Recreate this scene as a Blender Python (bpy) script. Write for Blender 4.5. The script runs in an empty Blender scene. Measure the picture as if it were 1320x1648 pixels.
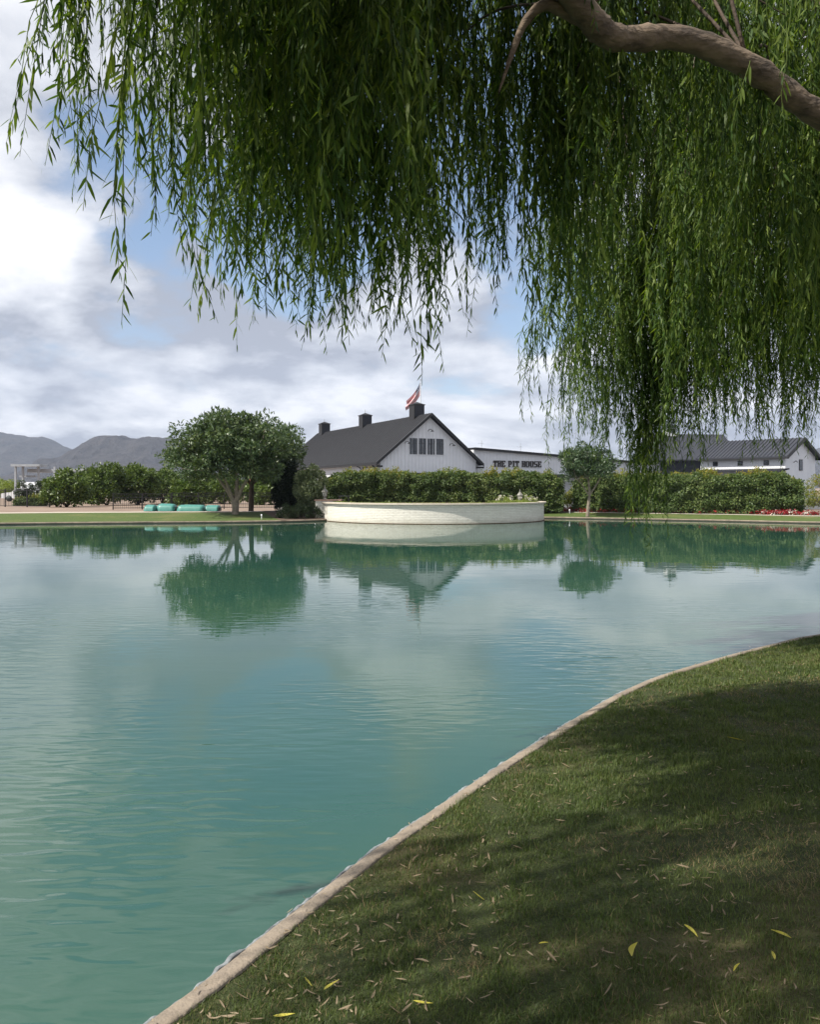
import bpy, math, random
import numpy as np
from mathutils import Vector, Matrix, noise as mnoise
from mathutils.geometry import delaunay_2d_cdt

# ------------------------------------------------------------------ camera, world, sun, exposure
S = bpy.context.scene
COL = S.collection
R = math.radians
FPX, HOR, EYE = 1300.0, 785.0, 1.85          # focal length in photo pixels, horizon row, eye height over the water

cam_d = bpy.data.cameras.new('camera')
cam_d.sensor_fit = 'HORIZONTAL'
cam_d.sensor_width = 36
cam_d.lens = 36 * FPX / 1320
cam_d.shift_y = -(824 - HOR) / 1320
cam_d.clip_start = 0.05
cam_d.clip_end = 20000
cam = bpy.data.objects.new('camera', cam_d)
COL.objects.link(cam)
cam.location = (0, 0, EYE)
cam.rotation_euler = (R(90), 0, 0)
S.camera = cam

SUN_AZ, SUN_EL = R(244), R(51)               # compass angle from +Y towards +X, elevation
sun_dir = Vector((math.sin(SUN_AZ) * math.cos(SUN_EL), math.cos(SUN_AZ) * math.cos(SUN_EL), math.sin(SUN_EL)))

W = bpy.data.worlds.new('World')
S.world = W
W.use_nodes = True


def build_world():
    nt = W.node_tree
    N, L = nt.nodes, nt.links
    N.clear()
    out = N.new('ShaderNodeOutputWorld')
    bg = N.new('ShaderNodeBackground')
    bg.inputs['Strength'].default_value = 0.1
    L.new(bg.outputs[0], out.inputs[0])
    sky = N.new('ShaderNodeTexSky')
    sky.sky_type = 'NISHITA'
    sky.sun_disc = False
    sky.sun_elevation = SUN_EL
    sky.sun_rotation = SUN_AZ
    sky.air_density = 1.0
    sky.dust_density = 0.6
    sky.ozone_density = 2.2
    tc = N.new('ShaderNodeTexCoord')

    def math_(op, a, b=None, clamp=False):
        m = N.new('ShaderNodeMath')
        m.operation = op
        m.use_clamp = clamp
        for i, v in enumerate((a, b)):
            if v is None:
                continue
            if isinstance(v, (int, float)):
                m.inputs[i].default_value = v
            else:
                L.new(v, m.inputs[i])
        return m.outputs[0]
    sep = N.new('ShaderNodeSeparateXYZ')
    L.new(tc.outputs['Generated'], sep.inputs[0])
    zc = math_('ADD', math_('MAXIMUM', sep.outputs['Z'], 0.0), 0.30)
    px = math_('DIVIDE', sep.outputs['X'], zc)
    py = math_('DIVIDE', sep.outputs['Y'], zc)
    cmb = N.new('ShaderNodeCombineXYZ')
    L.new(px, cmb.inputs[0])
    L.new(py, cmb.inputs[1])

    def noise(scale, detail, rough, off, dist=0.0):
        mp = N.new('ShaderNodeMapping')
        mp.inputs['Location'].default_value = off
        L.new(cmb.outputs[0], mp.inputs['Vector'])
        n = N.new('ShaderNodeTexNoise')
        n.inputs['Scale'].default_value = scale
        n.inputs['Detail'].default_value = detail
        n.inputs['Roughness'].default_value = rough
        n.inputs['Distortion'].default_value = dist
        L.new(mp.outputs[0], n.inputs['Vector'])
        return n.outputs['Fac']
    dens = noise(1.5, 9, 0.58, (5.3, 2.6, 0.0), 0.15)
    # clear gaps in the cloud deck, given as directions
    for (x, y, wdt, amp) in ((190, 275, 0.993, 0.21), (225, 470, 0.996, 0.20), (20, 150, 0.985, -0.10), (480, 345, 0.990, 0.30), (780, 90, 0.974, 0.30), (390, 420, 0.990, 0.20), 
                             (860, 480, 0.995, 0.07)):
        d = Vector(((x - 660) / FPX, 1.0, (HOR - y) / FPX)).normalized()
        dp = N.new('ShaderNodeVectorMath')
        dp.operation = 'DOT_PRODUCT'
        L.new(tc.outputs['Generated'], dp.inputs[0])
        dp.inputs[1].default_value = d
        mr = N.new('ShaderNodeMapRange')
        mr.interpolation_type = 'SMOOTHSTEP'
        mr.inputs['From Min'].default_value = wdt
        mr.inputs['From Max'].default_value = 1.0
        mr.inputs['To Min'].default_value = 0
        mr.inputs['To Max'].default_value = amp
        L.new(dp.outputs['Value'], mr.inputs['Value'])
        dens = math_('SUBTRACT', dens, mr.outputs[0])
    cov = N.new('ShaderNodeMapRange')
    cov.interpolation_type = 'SMOOTHSTEP'
    cov.inputs['From Min'].default_value = 0.30
    cov.inputs['From Max'].default_value = 0.43
    L.new(dens, cov.inputs['Value'])
    # fading into an even veil near the horizon
    veil = math_('SUBTRACT', 1.0, math_('MULTIPLY', math_('MAXIMUM', sep.outputs['Z'], 0.0), 9.0), clamp=True)
    cover = math_('MAXIMUM', cov.outputs[0], math_('MULTIPLY', veil, 0.8))
    # lit tops and grey undersides
    n1 = noise(1.5, 9, 0.58, (5.3 - 0.05, 2.6 - 0.10, 0.0), 0.15)
    n2 = noise(2.4, 8, 0.56, (9.2, 4.4, 0.0), 0.3)
    sh = math_('ADD', math_('MULTIPLY', math_('SUBTRACT', dens, n1), 3.2), math_('MULTIPLY', math_('SUBTRACT', n2, 0.5), 2.4))
    sh = math_('ADD', sh, 0.50, clamp=True)
    ramp = N.new('ShaderNodeValToRGB')
    e = ramp.color_ramp.elements
    e[0].position = 0.12
    e[0].color = (0.27, 0.285, 0.335, 1)
    e[1].position = 0.98
    e[1].color = (0.74, 0.74, 0.76, 1)
    m = ramp.color_ramp.elements.new(0.55)
    m.color = (0.50, 0.515, 0.555, 1)
    L.new(sh, ramp.inputs[0])
    sc = N.new('ShaderNodeVectorMath')
    sc.operation = 'SCALE'
    sc.inputs['Scale'].default_value = 10.0
    L.new(ramp.outputs[0], sc.inputs[0])
    mix = N.new('ShaderNodeMix')
    mix.data_type = 'RGBA'
    L.new(cover, mix.inputs['Factor'])
    L.new(sky.outputs[0], mix.inputs['A'])
    L.new(sc.outputs[0], mix.inputs['B'])
    L.new(mix.outputs['Result'], bg.inputs['Color'])


build_world()
sun_d = bpy.data.lights.new('sun', 'SUN')
sun_d.energy = 5.0
sun_d.angle = R(0.6)
sun_d.color = (1.0, 0.95, 0.86)
sun = bpy.data.objects.new('sun', sun_d)
COL.objects.link(sun)
sun.rotation_euler = sun_dir.to_track_quat('Z', 'Y').to_euler()
S.view_settings.view_transform = 'Standard'
S.view_settings.look = 'None'
S.view_settings.gamma = 1
S.view_settings.use_curve_mapping = False
S.view_settings.exposure = 0.65
S.cycles.max_bounces = 6
S.cycles.volume_bounces = 0
S.cycles.transparent_max_bounces = 8
S.cycles.use_denoising = True

rng = np.random.default_rng(7)
random.seed(7)

# ------------------------------------------------------------------ helpers


def at(x, y, D):
    """photo pixel and distance to a place"""
    return Vector(((x - 660) * D / FPX, D, EYE - (y - HOR) * D / FPX))


def tag(o, label=None, cat=None, group=None, kind=None):
    if label:
        o['label'] = label
    if cat:
        o['category'] = cat
    if group:
        o['group'] = group
    if kind:
        o['kind'] = kind
    return o


def empty(name, loc=(0, 0, 0), rz=0, label=None, cat=None, group=None):
    o = bpy.data.objects.new(name, None)
    o.empty_display_size = 0.2
    COL.objects.link(o)
    o.location = loc
    o.rotation_euler = (0, 0, rz)
    return tag(o, label, cat, group)


class MB:
    def __init__(self):
        self.v, self.f = [], []

    def poly(self, pts):
        n = len(self.v)
        self.v += [tuple(p) for p in pts]
        self.f.append(tuple(range(n, n + len(pts))))
        return self

    def box(self, a, b, rz=0, c=None):
        x0, y0, z0 = a
        x1, y1, z1 = b
        n = len(self.v)
        pts = [(x0, y0, z0), (x1, y0, z0), (x1, y1, z0), (x0, y1, z0), (x0, y0, z1), (x1, y0, z1), (x1, y1, z1), (x0, y1, z1)]
        if rz:
            cx, cy = c or ((x0 + x1) / 2, (y0 + y1) / 2)
            ca, sa = math.cos(rz), math.sin(rz)
            pts = [(cx + (x - cx) * ca - (y - cy) * sa, cy + (x - cx) * sa + (y - cy) * ca, z) for x, y, z in pts]
        self.v += pts
        self.f += [tuple(n + i for i in q) for q in ((3, 2, 1, 0), (4, 5, 6, 7), (0, 1, 5, 4), (1, 2, 6, 5), (2, 3, 7, 6), (3, 0, 4, 7))]
        return self

    def prism(self, prof, y0, y1):
        """outline in (x,z), run along y"""
        n, k = len(self.v), len(prof)
        self.v += [(x, y0, z) for x, z in prof] + [(x, y1, z) for x, z in prof]
        self.f.append(tuple(range(n, n + k)))
        self.f.append(tuple(range(n + 2 * k - 1, n + k - 1, -1)))
        for i in range(k):
            j = (i + 1) % k
            self.f.append((n + j, n + i, n + k + i, n + k + j))
        return self

    def tube(self, pts, rad, sides=8, caps=True):
        pts = [Vector(p) for p in pts]
        if isinstance(rad, (int, float)):
            rad = [rad] * len(pts)
        n = len(self.v)
        up = Vector((0.13, 0.97, 0.21))
        for i, p in enumerate(pts):
            t = (pts[min(i + 1, len(pts) - 1)] - pts[max(i - 1, 0)])
            if t.length < 1e-9:
                t = Vector((0, 0, 1))
            t.normalize()
            a = t.cross(up)
            if a.length < 0.05:
                a = t.cross(Vector((1, 0, 0)))
            a.normalize()
            b = t.cross(a)
            for s in range(sides):
                th = 2 * math.pi * s / sides
                self.v.append(tuple(p + (a * math.cos(th) + b * math.sin(th)) * rad[i]))
        for i in range(len(pts) - 1):
            for s in range(sides):
                s2 = (s + 1) % sides
                self.f.append((n + i * sides + s, n + i * sides + s2, n + (i + 1) * sides + s2, n + (i + 1) * sides + s))
        if caps:
            self.f.append(tuple(n + s for s in range(sides - 1, -1, -1)))
            e = n + (len(pts) - 1) * sides
            self.f.append(tuple(e + s for s in range(sides)))
        return self

    def lathe(self, prof, sides=16, c=(0, 0, 0)):
        n = len(self.v)
        for r, z in prof:
            for s in range(sides):
                th = 2 * math.pi * s / sides
                self.v.append((c[0] + r * math.cos(th), c[1] + r * math.sin(th), c[2] + z))
        for i in range(len(prof) - 1):
            for s in range(sides):
                s2 = (s + 1) % sides
                self.f.append((n + i * sides + s, n + i * sides + s2, n + (i + 1) * sides + s2, n + (i + 1) * sides + s))
        self.f.append(tuple(n + s for s in range(sides - 1, -1, -1)))
        e = n + (len(prof) - 1) * sides
        self.f.append(tuple(e + s for s in range(sides)))
        return self

    def mesh(self, name, mat, smooth=False):
        me = bpy.data.meshes.new(name)
        me.from_pydata(self.v, [], self.f)
        me.validate()
        if smooth:
            me.polygons.foreach_set('use_smooth', [True] * len(me.polygons))
        if mat:
            me.materials.append(mat)
        return me

    def build(self, name, mat, parent=None, smooth=False):
        return link(name, self.mesh(name, mat, smooth), parent)


def link(name, me, parent=None):
    o = bpy.data.objects.new(name, me)
    COL.objects.link(o)
    o.parent = parent
    return o


def np_mesh(name, verts, faces, mat, smooth=False):
    """verts (n,3), faces: list of integer arrays (m,k)"""
    me = bpy.data.meshes.new(name)
    me.vertices.add(len(verts))
    me.vertices.foreach_set('co', np.ascontiguousarray(verts, dtype=np.float32).ravel())
    loops = np.concatenate([f.ravel() for f in faces]).astype(np.int32)
    sizes = np.concatenate([np.full(len(f), f.shape[1]) for f in faces])
    starts = np.concatenate([[0], np.cumsum(sizes)[:-1]]).astype(np.int32)
    me.loops.add(len(loops))
    me.loops.foreach_set('vertex_index', loops)
    me.polygons.add(len(sizes))
    me.polygons.foreach_set('loop_start', starts)
    if smooth:
        me.polygons.foreach_set('use_smooth', np.ones(len(sizes), dtype=bool))
    me.update(calc_edges=True)
    if mat:
        me.materials.append(mat)
    return me


def unit(a):
    return a / np.maximum(np.linalg.norm(a, axis=-1, keepdims=True), 1e-9)


def rand_dirs(n, g=rng):
    return unit(g.normal(size=(n, 3)))


def smooth01(t):
    t = np.clip(t, 0, 1)
    return t * t * (3 - 2 * t)


def catmull(pts, per=8, closed=False):
    pts = [Vector(p) for p in pts]
    n = len(pts)
    out = []
    rngn = n if closed else n - 1
    for i in range(rngn):
        if closed:
            p0, p1, p2, p3 = pts[(i - 1) % n], pts[i], pts[(i + 1) % n], pts[(i + 2) % n]
        else:
            p0, p1, p2, p3 = pts[max(i - 1, 0)], pts[i], pts[i + 1], pts[min(i + 2, n - 1)]
        for k in range(per):
            t = k / per
            out.append(0.5 * ((2 * p1) + (p2 - p0) * t + (2 * p0 - 5 * p1 + 4 * p2 - p3) * t * t + (3 * p1 - p0 - 3 * p2 + p3) * t ** 3))
    if not closed:
        out.append(pts[-1])
    return out


# ------------------------------------------------------------------ materials
MATS = {}


def mat_nodes(name):
    m = bpy.data.materials.new(name)
    m.use_nodes = True
    nt = m.node_tree
    b = nt.nodes['Principled BSDF']
    MATS[name] = m
    return m, nt, b


def plain(name, col, rough=0.6, col2=None, scale=6.0, bump=0.0, bscale=40.0, metal=0.0, stretch=(1, 1, 1), spec=0.5, island=0.0):
    m, nt, b = mat_nodes(name)
    N, L = nt.nodes, nt.links
    b.inputs['Roughness'].default_value = rough
    b.inputs['Metallic'].default_value = metal
    b.inputs['Specular IOR Level'].default_value = spec
    tc = N.new('ShaderNodeTexCoord')
    mp = N.new('ShaderNodeMapping')
    mp.inputs['Scale'].default_value = stretch
    L.new(tc.outputs['Object'], mp.inputs['Vector'])
    if col2 is None:
        col2 = tuple(c * 0.82 for c in col)
    n = N.new('ShaderNodeTexNoise')
    n.inputs['Scale'].default_value = scale
    n.inputs['Detail'].default_value = 7
    n.inputs['Roughness'].default_value = 0.62
    L.new(mp.outputs[0], n.inputs['Vector'])
    r = N.new('ShaderNodeValToRGB')
    r.color_ramp.elements[0].position = 0.32
    r.color_ramp.elements[0].color = (*col2, 1)
    r.color_ramp.elements[1].position = 0.62
    r.color_ramp.elements[1].color = (*col, 1)
    L.new(n.outputs['Fac'], r.inputs[0])
    L.new(r.outputs[0], b.inputs['Base Color'])
    if bump:
        n2 = N.new('ShaderNodeTexNoise')
        n2.inputs['Scale'].default_value = bscale
        n2.inputs['Detail'].default_value = 6
        L.new(mp.outputs[0], n2.inputs['Vector'])
        bp = N.new('ShaderNodeBump')
        bp.inputs['Strength'].default_value = bump
        bp.inputs['Distance'].default_value = 0.02
        L.new(n2.outputs['Fac'], bp.inputs['Height'])
        L.new(bp.outputs[0], b.inputs['Normal'])
    return m


def leaf_mat(name, cols, trans=0.35, rough=0.45, tcol=None, pscale=1.5, spec=0.35):
    """cols: dark, mid, light of the leaves; each leaf gets its own tone"""
    m, nt, b = mat_nodes(name)
    N, L = nt.nodes, nt.links
    geo = N.new('ShaderNodeNewGeometry')
    tc = N.new('ShaderNodeTexCoord')
    n = N.new('ShaderNodeTexNoise')
    n.inputs['Scale'].default_value = pscale
    n.inputs['Detail'].default_value = 3
    L.new(tc.outputs['Object'], n.inputs['Vector'])
    a = N.new('ShaderNodeMath')
    a.operation = 'MULTIPLY_ADD'
    L.new(geo.outputs['Random Per Island'], a.inputs[0])
    a.inputs[1].default_value = 0.7
    a2 = N.new('ShaderNodeMath')
    a2.operation = 'MULTIPLY_ADD'
    L.new(n.outputs['Fac'], a2.inputs[0])
    a2.inputs[1].default_value = 1.1
    a2.inputs[2].default_value = -0.40
    L.new(a2.outputs[0], a.inputs[2])
    r = N.new('ShaderNodeValToRGB')
    el = r.color_ramp.elements
    el[0].position = 0.0
    el[0].color = (*cols[0], 1)
    el[1].position = 1.0
    el[1].color = (*cols[2], 1)
    e = el.new(0.5)
    e.color = (*cols[1], 1)
    L.new(a.outputs[0], r.inputs[0])
    L.new(r.outputs[0], b.inputs['Base Color'])
    b.inputs['Roughness'].default_value = rough
    b.inputs['Specular IOR Level'].default_value = spec
    tr = N.new('ShaderNodeBsdfTranslucent')
    if tcol is None:
        tcol = (1.25, 1.35, 0.55)
    mul = N.new('ShaderNodeMix')
    mul.data_type = 'RGBA'
    mul.blend_type = 'MULTIPLY'
    mul.inputs['Factor'].default_value = 1
    L.new(r.outputs[0], mul.inputs['A'])
    mul.inputs['B'].default_value = (*tcol, 1)
    L.new(mul.outputs['Result'], tr.inputs['Color'])
    mx = N.new('ShaderNodeMixShader')
    mx.inputs[0].default_value = trans
    L.new(b.outputs[0], mx.inputs[1])
    L.new(tr.outputs[0], mx.inputs[2])
    L.new(mx.outputs[0], nt.nodes['Material Output'].inputs['Surface'])
    return m


def water_material():
    m, nt, b = mat_nodes('turquoise_water')
    N, L = nt.nodes, nt.links
    N.remove(b)
    df = N.new('ShaderNodeBsdfDiffuse')
    gl = N.new('ShaderNodeBsdfGlossy')
    gl.inputs['Roughness'].default_value = 0.012
    fr = N.new('ShaderNodeFresnel')
    fr.inputs['IOR'].default_value = 1.68
    ms = N.new('ShaderNodeMixShader')
    L.new(fr.outputs[0], ms.inputs[0])
    L.new(df.outputs[0], ms.inputs[1])
    L.new(gl.outputs[0], ms.inputs[2])
    L.new(ms.outputs[0], N['Material Output'].inputs['Surface'])
    tc = N.new('ShaderNodeTexCoord')

    def noise(sx, sy, detail, rot=0.0, dist=0.0, rough=0.5):
        mp = N.new('ShaderNodeMapping')
        mp.inputs['Scale'].default_value = (sx, sy, 1)
        mp.inputs['Rotation'].default_value = (0, 0, rot)
        L.new(tc.outputs['Object'], mp.inputs['Vector'])
        n = N.new('ShaderNodeTexNoise')
        n.inputs['Scale'].default_value = 1.0
        n.inputs['Detail'].default_value = detail
        n.inputs['Roughness'].default_value = rough
        n.inputs['Distortion'].default_value = dist
        L.new(mp.outputs[0], n.inputs['Vector'])
        return n.outputs['Fac']

    def mth(op, x, y, clamp=False):
        k = N.new('ShaderNodeMath')
        k.operation = op
        k.use_clamp = clamp
        for i, v in enumerate((x, y)):
            if isinstance(v, (int, float)):
                k.inputs[i].default_value = v
            else:
                L.new(v, k.inputs[i])
        return k.outputs[0]
    # suspended silt: cloudy variations of the body colour
    r = N.new('ShaderNodeValToRGB')
    r.color_ramp.elements[0].position = 0.35
    r.color_ramp.elements[0].color = (0.020, 0.075, 0.058, 1)
    r.color_ramp.elements[1].position = 0.68
    r.color_ramp.elements[1].color = (0.044, 0.098, 0.060, 1)
    L.new(noise(0.30, 0.22, 4), r.inputs[0])
    L.new(r.outputs[0], df.inputs['Color'])
    fine = noise(3.0, 9.5, 1.0, R(-9), 0.4)
    mid = noise(1.0, 2.6, 2, R(6), 0.3)
    slow = noise(0.35, 0.5, 1, 0)
    patch = noise(0.28, 0.20, 3, R(20))
    pm = N.new('ShaderNodeMapRange')
    pm.inputs['From Min'].default_value = 0.42
    pm.inputs['From Max'].default_value = 0.62
    pm.inputs['To Min'].default_value = 0.05
    pm.inputs['To Max'].default_value = 1.0
    L.new(patch, pm.inputs['Value'])
    so = N.new('ShaderNodeSeparateXYZ')
    L.new(tc.outputs['Object'], so.inputs[0])
    wm = N.new('ShaderNodeMapRange')       # the breeze reaches only the open near half of the pond
    wm.interpolation_type = 'SMOOTHSTEP'
    wm.inputs['From Min'].default_value = 7.0
    wm.inputs['From Max'].default_value = 15.0
    wm.inputs['To Min'].default_value = 1.0
    wm.inputs['To Max'].default_value = 0.08
    L.new(so.outputs['Y'], wm.inputs['Value'])
    h = mth('ADD', mth('MULTIPLY', mth('MULTIPLY', mth('MULTIPLY', fine, pm.outputs[0]), wm.outputs[0]), 0.0105), mth('MULTIPLY', mid, 0.0014))
    h = mth('ADD', h, mth('MULTIPLY', slow, 0.003))
    bp = N.new('ShaderNodeBump')
    bp.inputs['Strength'].default_value = 1.0
    bp.inputs['Distance'].default_value = 1.0
    L.new(h, bp.inputs['Height'])
    L.new(bp.outputs[0], gl.inputs['Normal'])
    L.new(bp.outputs[0], fr.inputs['Normal'])
    return m


def grass_ground_mat(name, c1, c2, dry, dryamt=0.5, scale=1.0):
    m, nt, b = mat_nodes(name)
    N, L = nt.nodes, nt.links
    b.inputs['Roughness'].default_value = 0.85
    b.inputs['Specular IOR Level'].default_value = 0.2
    tc = N.new('ShaderNodeTexCoord')

    def noise(s, d, off=0):
        mp = N.new('ShaderNodeMapping')
        mp.inputs['Location'].default_value = (off, off, 0)
        L.new(tc.outputs['Object'], mp.inputs['Vector'])
        n = N.new('ShaderNodeTexNoise')
        n.inputs['Scale'].default_value = s
        n.inputs['Detail'].default_value = d
        n.inputs['Roughness'].default_value = 0.65
        L.new(mp.outputs[0], n.inputs['Vector'])
        return n.outputs['Fac']
    r = N.new('ShaderNodeValToRGB')
    r.color_ramp.elements[0].position = 0.35
    r.color_ramp.elements[0].color = (*c1, 1)
    r.color_ramp.elements[1].position = 0.65
    r.color_ramp.elements[1].color = (*c2, 1)
    L.new(noise(14 * scale, 8), r.inputs[0])
    r2 = N.new('ShaderNodeValToRGB')
    r2.color_ramp.elements[0].position = 0.52
    r2.color_ramp.elements[0].color = (0, 0, 0, 1)
    r2.color_ramp.elements[1].position = 0.72
    r2.color_ramp.elements[1].color = (dryamt, dryamt, dryamt, 1)
    L.new(noise(0.8 * scale, 5, 4.0), r2.inputs[0])
    mx = N.new('ShaderNodeMix')
    mx.data_type = 'RGBA'
    L.new(r2.outputs[0], mx.inputs['Factor'])
    L.new(r.outputs[0], mx.inputs['A'])
    mx.inputs['B'].default_value = (*dry, 1)
    L.new(mx.outputs['Result'], b.inputs['Base Color'])
    bp = N.new('ShaderNodeBump')
    bp.inputs['Strength'].default_value = 0.7
    bp.inputs['Distance'].default_value = 0.03
    L.new(noise(70 * scale, 4), bp.inputs['Height'])
    L.new(bp.outputs[0], b.inputs['Normal'])
    return m


M_WATER = water_material()
M_KERB = plain('weathered_concrete', (0.285, 0.232, 0.176), 0.9, (0.175, 0.145, 0.115), 5, 0.4, 70)
M_LINER = plain('grey_pond_liner', (0.26, 0.28, 0.29), 0.6, (0.06, 0.065, 0.07), 11, 0.4, 40)
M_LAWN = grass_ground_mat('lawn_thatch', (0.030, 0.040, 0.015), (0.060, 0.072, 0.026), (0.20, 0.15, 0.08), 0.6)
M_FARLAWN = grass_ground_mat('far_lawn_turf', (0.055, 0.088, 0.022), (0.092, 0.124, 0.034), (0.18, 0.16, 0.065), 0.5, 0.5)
M_DIRT = plain('dry_desert_dirt', (0.25, 0.185, 0.14), 0.95, (0.17, 0.118, 0.088), 0.5, 0.6, 8)
M_PATH = plain('pale_concrete_path', (0.50, 0.46, 0.38), 0.9, (0.42, 0.38, 0.31), 3)
M_MULCH = plain('brown_mulch', (0.13, 0.085, 0.055), 0.95, (0.055, 0.038, 0.026), 8, 0.9, 30)
M_WHITE = plain('white_painted_siding', (0.79, 0.80, 0.82), 0.55, (0.72, 0.73, 0.755), 0.9)
M_BATTEN = plain('white_batten', (0.76, 0.77, 0.78), 0.55, (0.69, 0.70, 0.72), 1.2)
M_BLACKROOF = plain('charcoal_shingle', (0.017, 0.018, 0.023), 0.85, (0.009, 0.0095, 0.0125), 1.6, 0.5, 14, stretch=(1, 3, 1))
M_METALROOF = plain('dark_standing_seam_metal', (0.026, 0.028, 0.038), 0.42, (0.036, 0.038, 0.045), 0.8)
M_NAVY = plain('navy_painted_board', (0.022, 0.026, 0.042), 0.6, (0.014, 0.017, 0.028), 1.5, stretch=(6, 6, 0.5))
M_BLACK = plain('black_painted_metal', (0.016, 0.016, 0.018), 0.5, (0.010, 0.010, 0.011), 4)
M_GLASS = plain('dark_window_glass', (0.022, 0.026, 0.032), 0.06, (0.014, 0.017, 0.022), 0.7, spec=0.8)
M_STEEL = plain('pale_grey_steel', (0.36, 0.38, 0.41), 0.45, (0.27, 0.29, 0.31), 2)
M_TERRA = plain('terracotta_tile', (0.34, 0.15, 0.085), 0.85, (0.22, 0.09, 0.05), 3)
M_CREAM = plain('cream_stucco', (0.62, 0.55, 0.43), 0.85, (0.53, 0.46, 0.35), 1.5)
M_TEAL = plain('faded_teal_fibreglass', (0.060, 0.235, 0.200), 0.45, (0.040, 0.165, 0.145), 2.2)
M_DARKRUB = plain('dark_rubber_edge', (0.03, 0.04, 0.04), 0.6)
M_BARK = plain('willow_bark', (0.20, 0.148, 0.102), 0.92, (0.062, 0.046, 0.034), 10, 1.0, 24, stretch=(.55, 1.2, 1.3))
M_TRUNK = plain('grey_tan_bark', (0.25, 0.21, 0.16), 0.9, (0.14, 0.115, 0.088), 6, 0.6, 30)
M_DARKTRUNK = plain('dark_brown_bark', (0.10, 0.072, 0.052), 0.9, (0.055, 0.04, 0.03), 6, 0.6, 30)
M_TWIG = plain('olive_twig', (0.12, 0.115, 0.04), 0.7, (0.085, 0.07, 0.035), 5)
M_WILLOW = leaf_mat('willow_leaf', ((0.014, 0.034, 0.010), (0.056, 0.106, 0.022), (0.205, 0.265, 0.058)), 0.42, 0.5, (1.45, 1.5, 0.38), 1.3, spec=0.22)
M_TREELEAF = leaf_mat('dark_evergreen_leaf', ((0.042, 0.074, 0.030), (0.074, 0.115, 0.048), (0.150, 0.185, 0.066)), 0.18, 0.42, pscale=0.9, spec=0.4)
M_SMALLTREE = leaf_mat('grey_green_leaf', ((0.036, 0.066, 0.034), (0.062, 0.100, 0.050), (0.115, 0.155, 0.070)), 0.18, 0.4, pscale=0.9)
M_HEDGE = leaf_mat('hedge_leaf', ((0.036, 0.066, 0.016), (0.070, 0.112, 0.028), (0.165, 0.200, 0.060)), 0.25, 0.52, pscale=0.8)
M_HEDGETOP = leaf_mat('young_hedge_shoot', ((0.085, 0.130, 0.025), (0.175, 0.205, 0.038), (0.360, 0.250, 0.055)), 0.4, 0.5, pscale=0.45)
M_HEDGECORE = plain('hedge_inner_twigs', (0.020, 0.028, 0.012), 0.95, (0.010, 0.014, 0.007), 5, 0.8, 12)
M_CITRUS = leaf_mat('citrus_leaf', ((0.040, 0.072, 0.016), (0.080, 0.124, 0.030), (0.160, 0.205, 0.055)), 0.25, 0.42, pscale=0.7)
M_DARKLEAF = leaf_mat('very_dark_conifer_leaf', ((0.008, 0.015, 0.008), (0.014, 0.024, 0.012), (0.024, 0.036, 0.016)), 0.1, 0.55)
M_PALELEAF = leaf_mat('pale_variegated_leaf', ((0.07, 0.10, 0.045), (0.16, 0.20, 0.10), (0.34, 0.36, 0.22)), 0.25, 0.45, pscale=1.2)
M_LOWLEAF = leaf_mat('low_shrub_leaf', ((0.018, 0.034, 0.014), (0.034, 0.056, 0.022), (0.070, 0.095, 0.038)), 0.2, 0.5)
M_LIME = leaf_mat('lime_groundcover_leaf', ((0.12, 0.17, 0.035), (0.20, 0.25, 0.055), (0.30, 0.33, 0.09)), 0.3, 0.5)
M_REDPETAL = leaf_mat('red_petal', ((0.16, 0.010, 0.014), (0.30, 0.016, 0.022), (0.42, 0.04, 0.05)), 0.25, 0.5, (1.2, 0.5, 0.5))
M_PINKPETAL = leaf_mat('pale_petal', ((0.55, 0.50, 0.42), (0.72, 0.68, 0.58), (0.85, 0.83, 0.76)), 0.25, 0.5, (1, 1, 1))
M_BLADE = leaf_mat('grass_blade', ((0.034, 0.060, 0.012), (0.074, 0.112, 0.024), (0.165, 0.190, 0.060)), 0.30, 0.5, pscale=0.9)
M_DRYBLADE = leaf_mat('dry_grass_blade', ((0.15, 0.105, 0.05), (0.24, 0.175, 0.085), (0.36, 0.27, 0.14)), 0.25, 0.6, (1.1, 1.0, 0.7))
M_DRYLEAF = leaf_mat('dry_tan_leaf', ((0.14, 0.105, 0.065), (0.25, 0.19, 0.12), (0.38, 0.31, 0.21)), 0.2, 0.6, (1.1, 1.0, 0.7))
M_YELLEAF = leaf_mat('yellow_fallen_leaf', ((0.38, 0.33, 0.05), (0.52, 0.46, 0.07), (0.60, 0.55, 0.12)), 0.25, 0.5, (1.1, 1.0, 0.5))
M_CAP = plain('wall_cap_stone', (0.52, 0.46, 0.38), 0.85, (0.42, 0.36, 0.29), 3, 0.4, 20)
M_CAPRED = plain('reddish_cap_stone', (0.42, 0.27, 0.20), 0.85, (0.33, 0.21, 0.16), 3, 0.4, 20)


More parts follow.
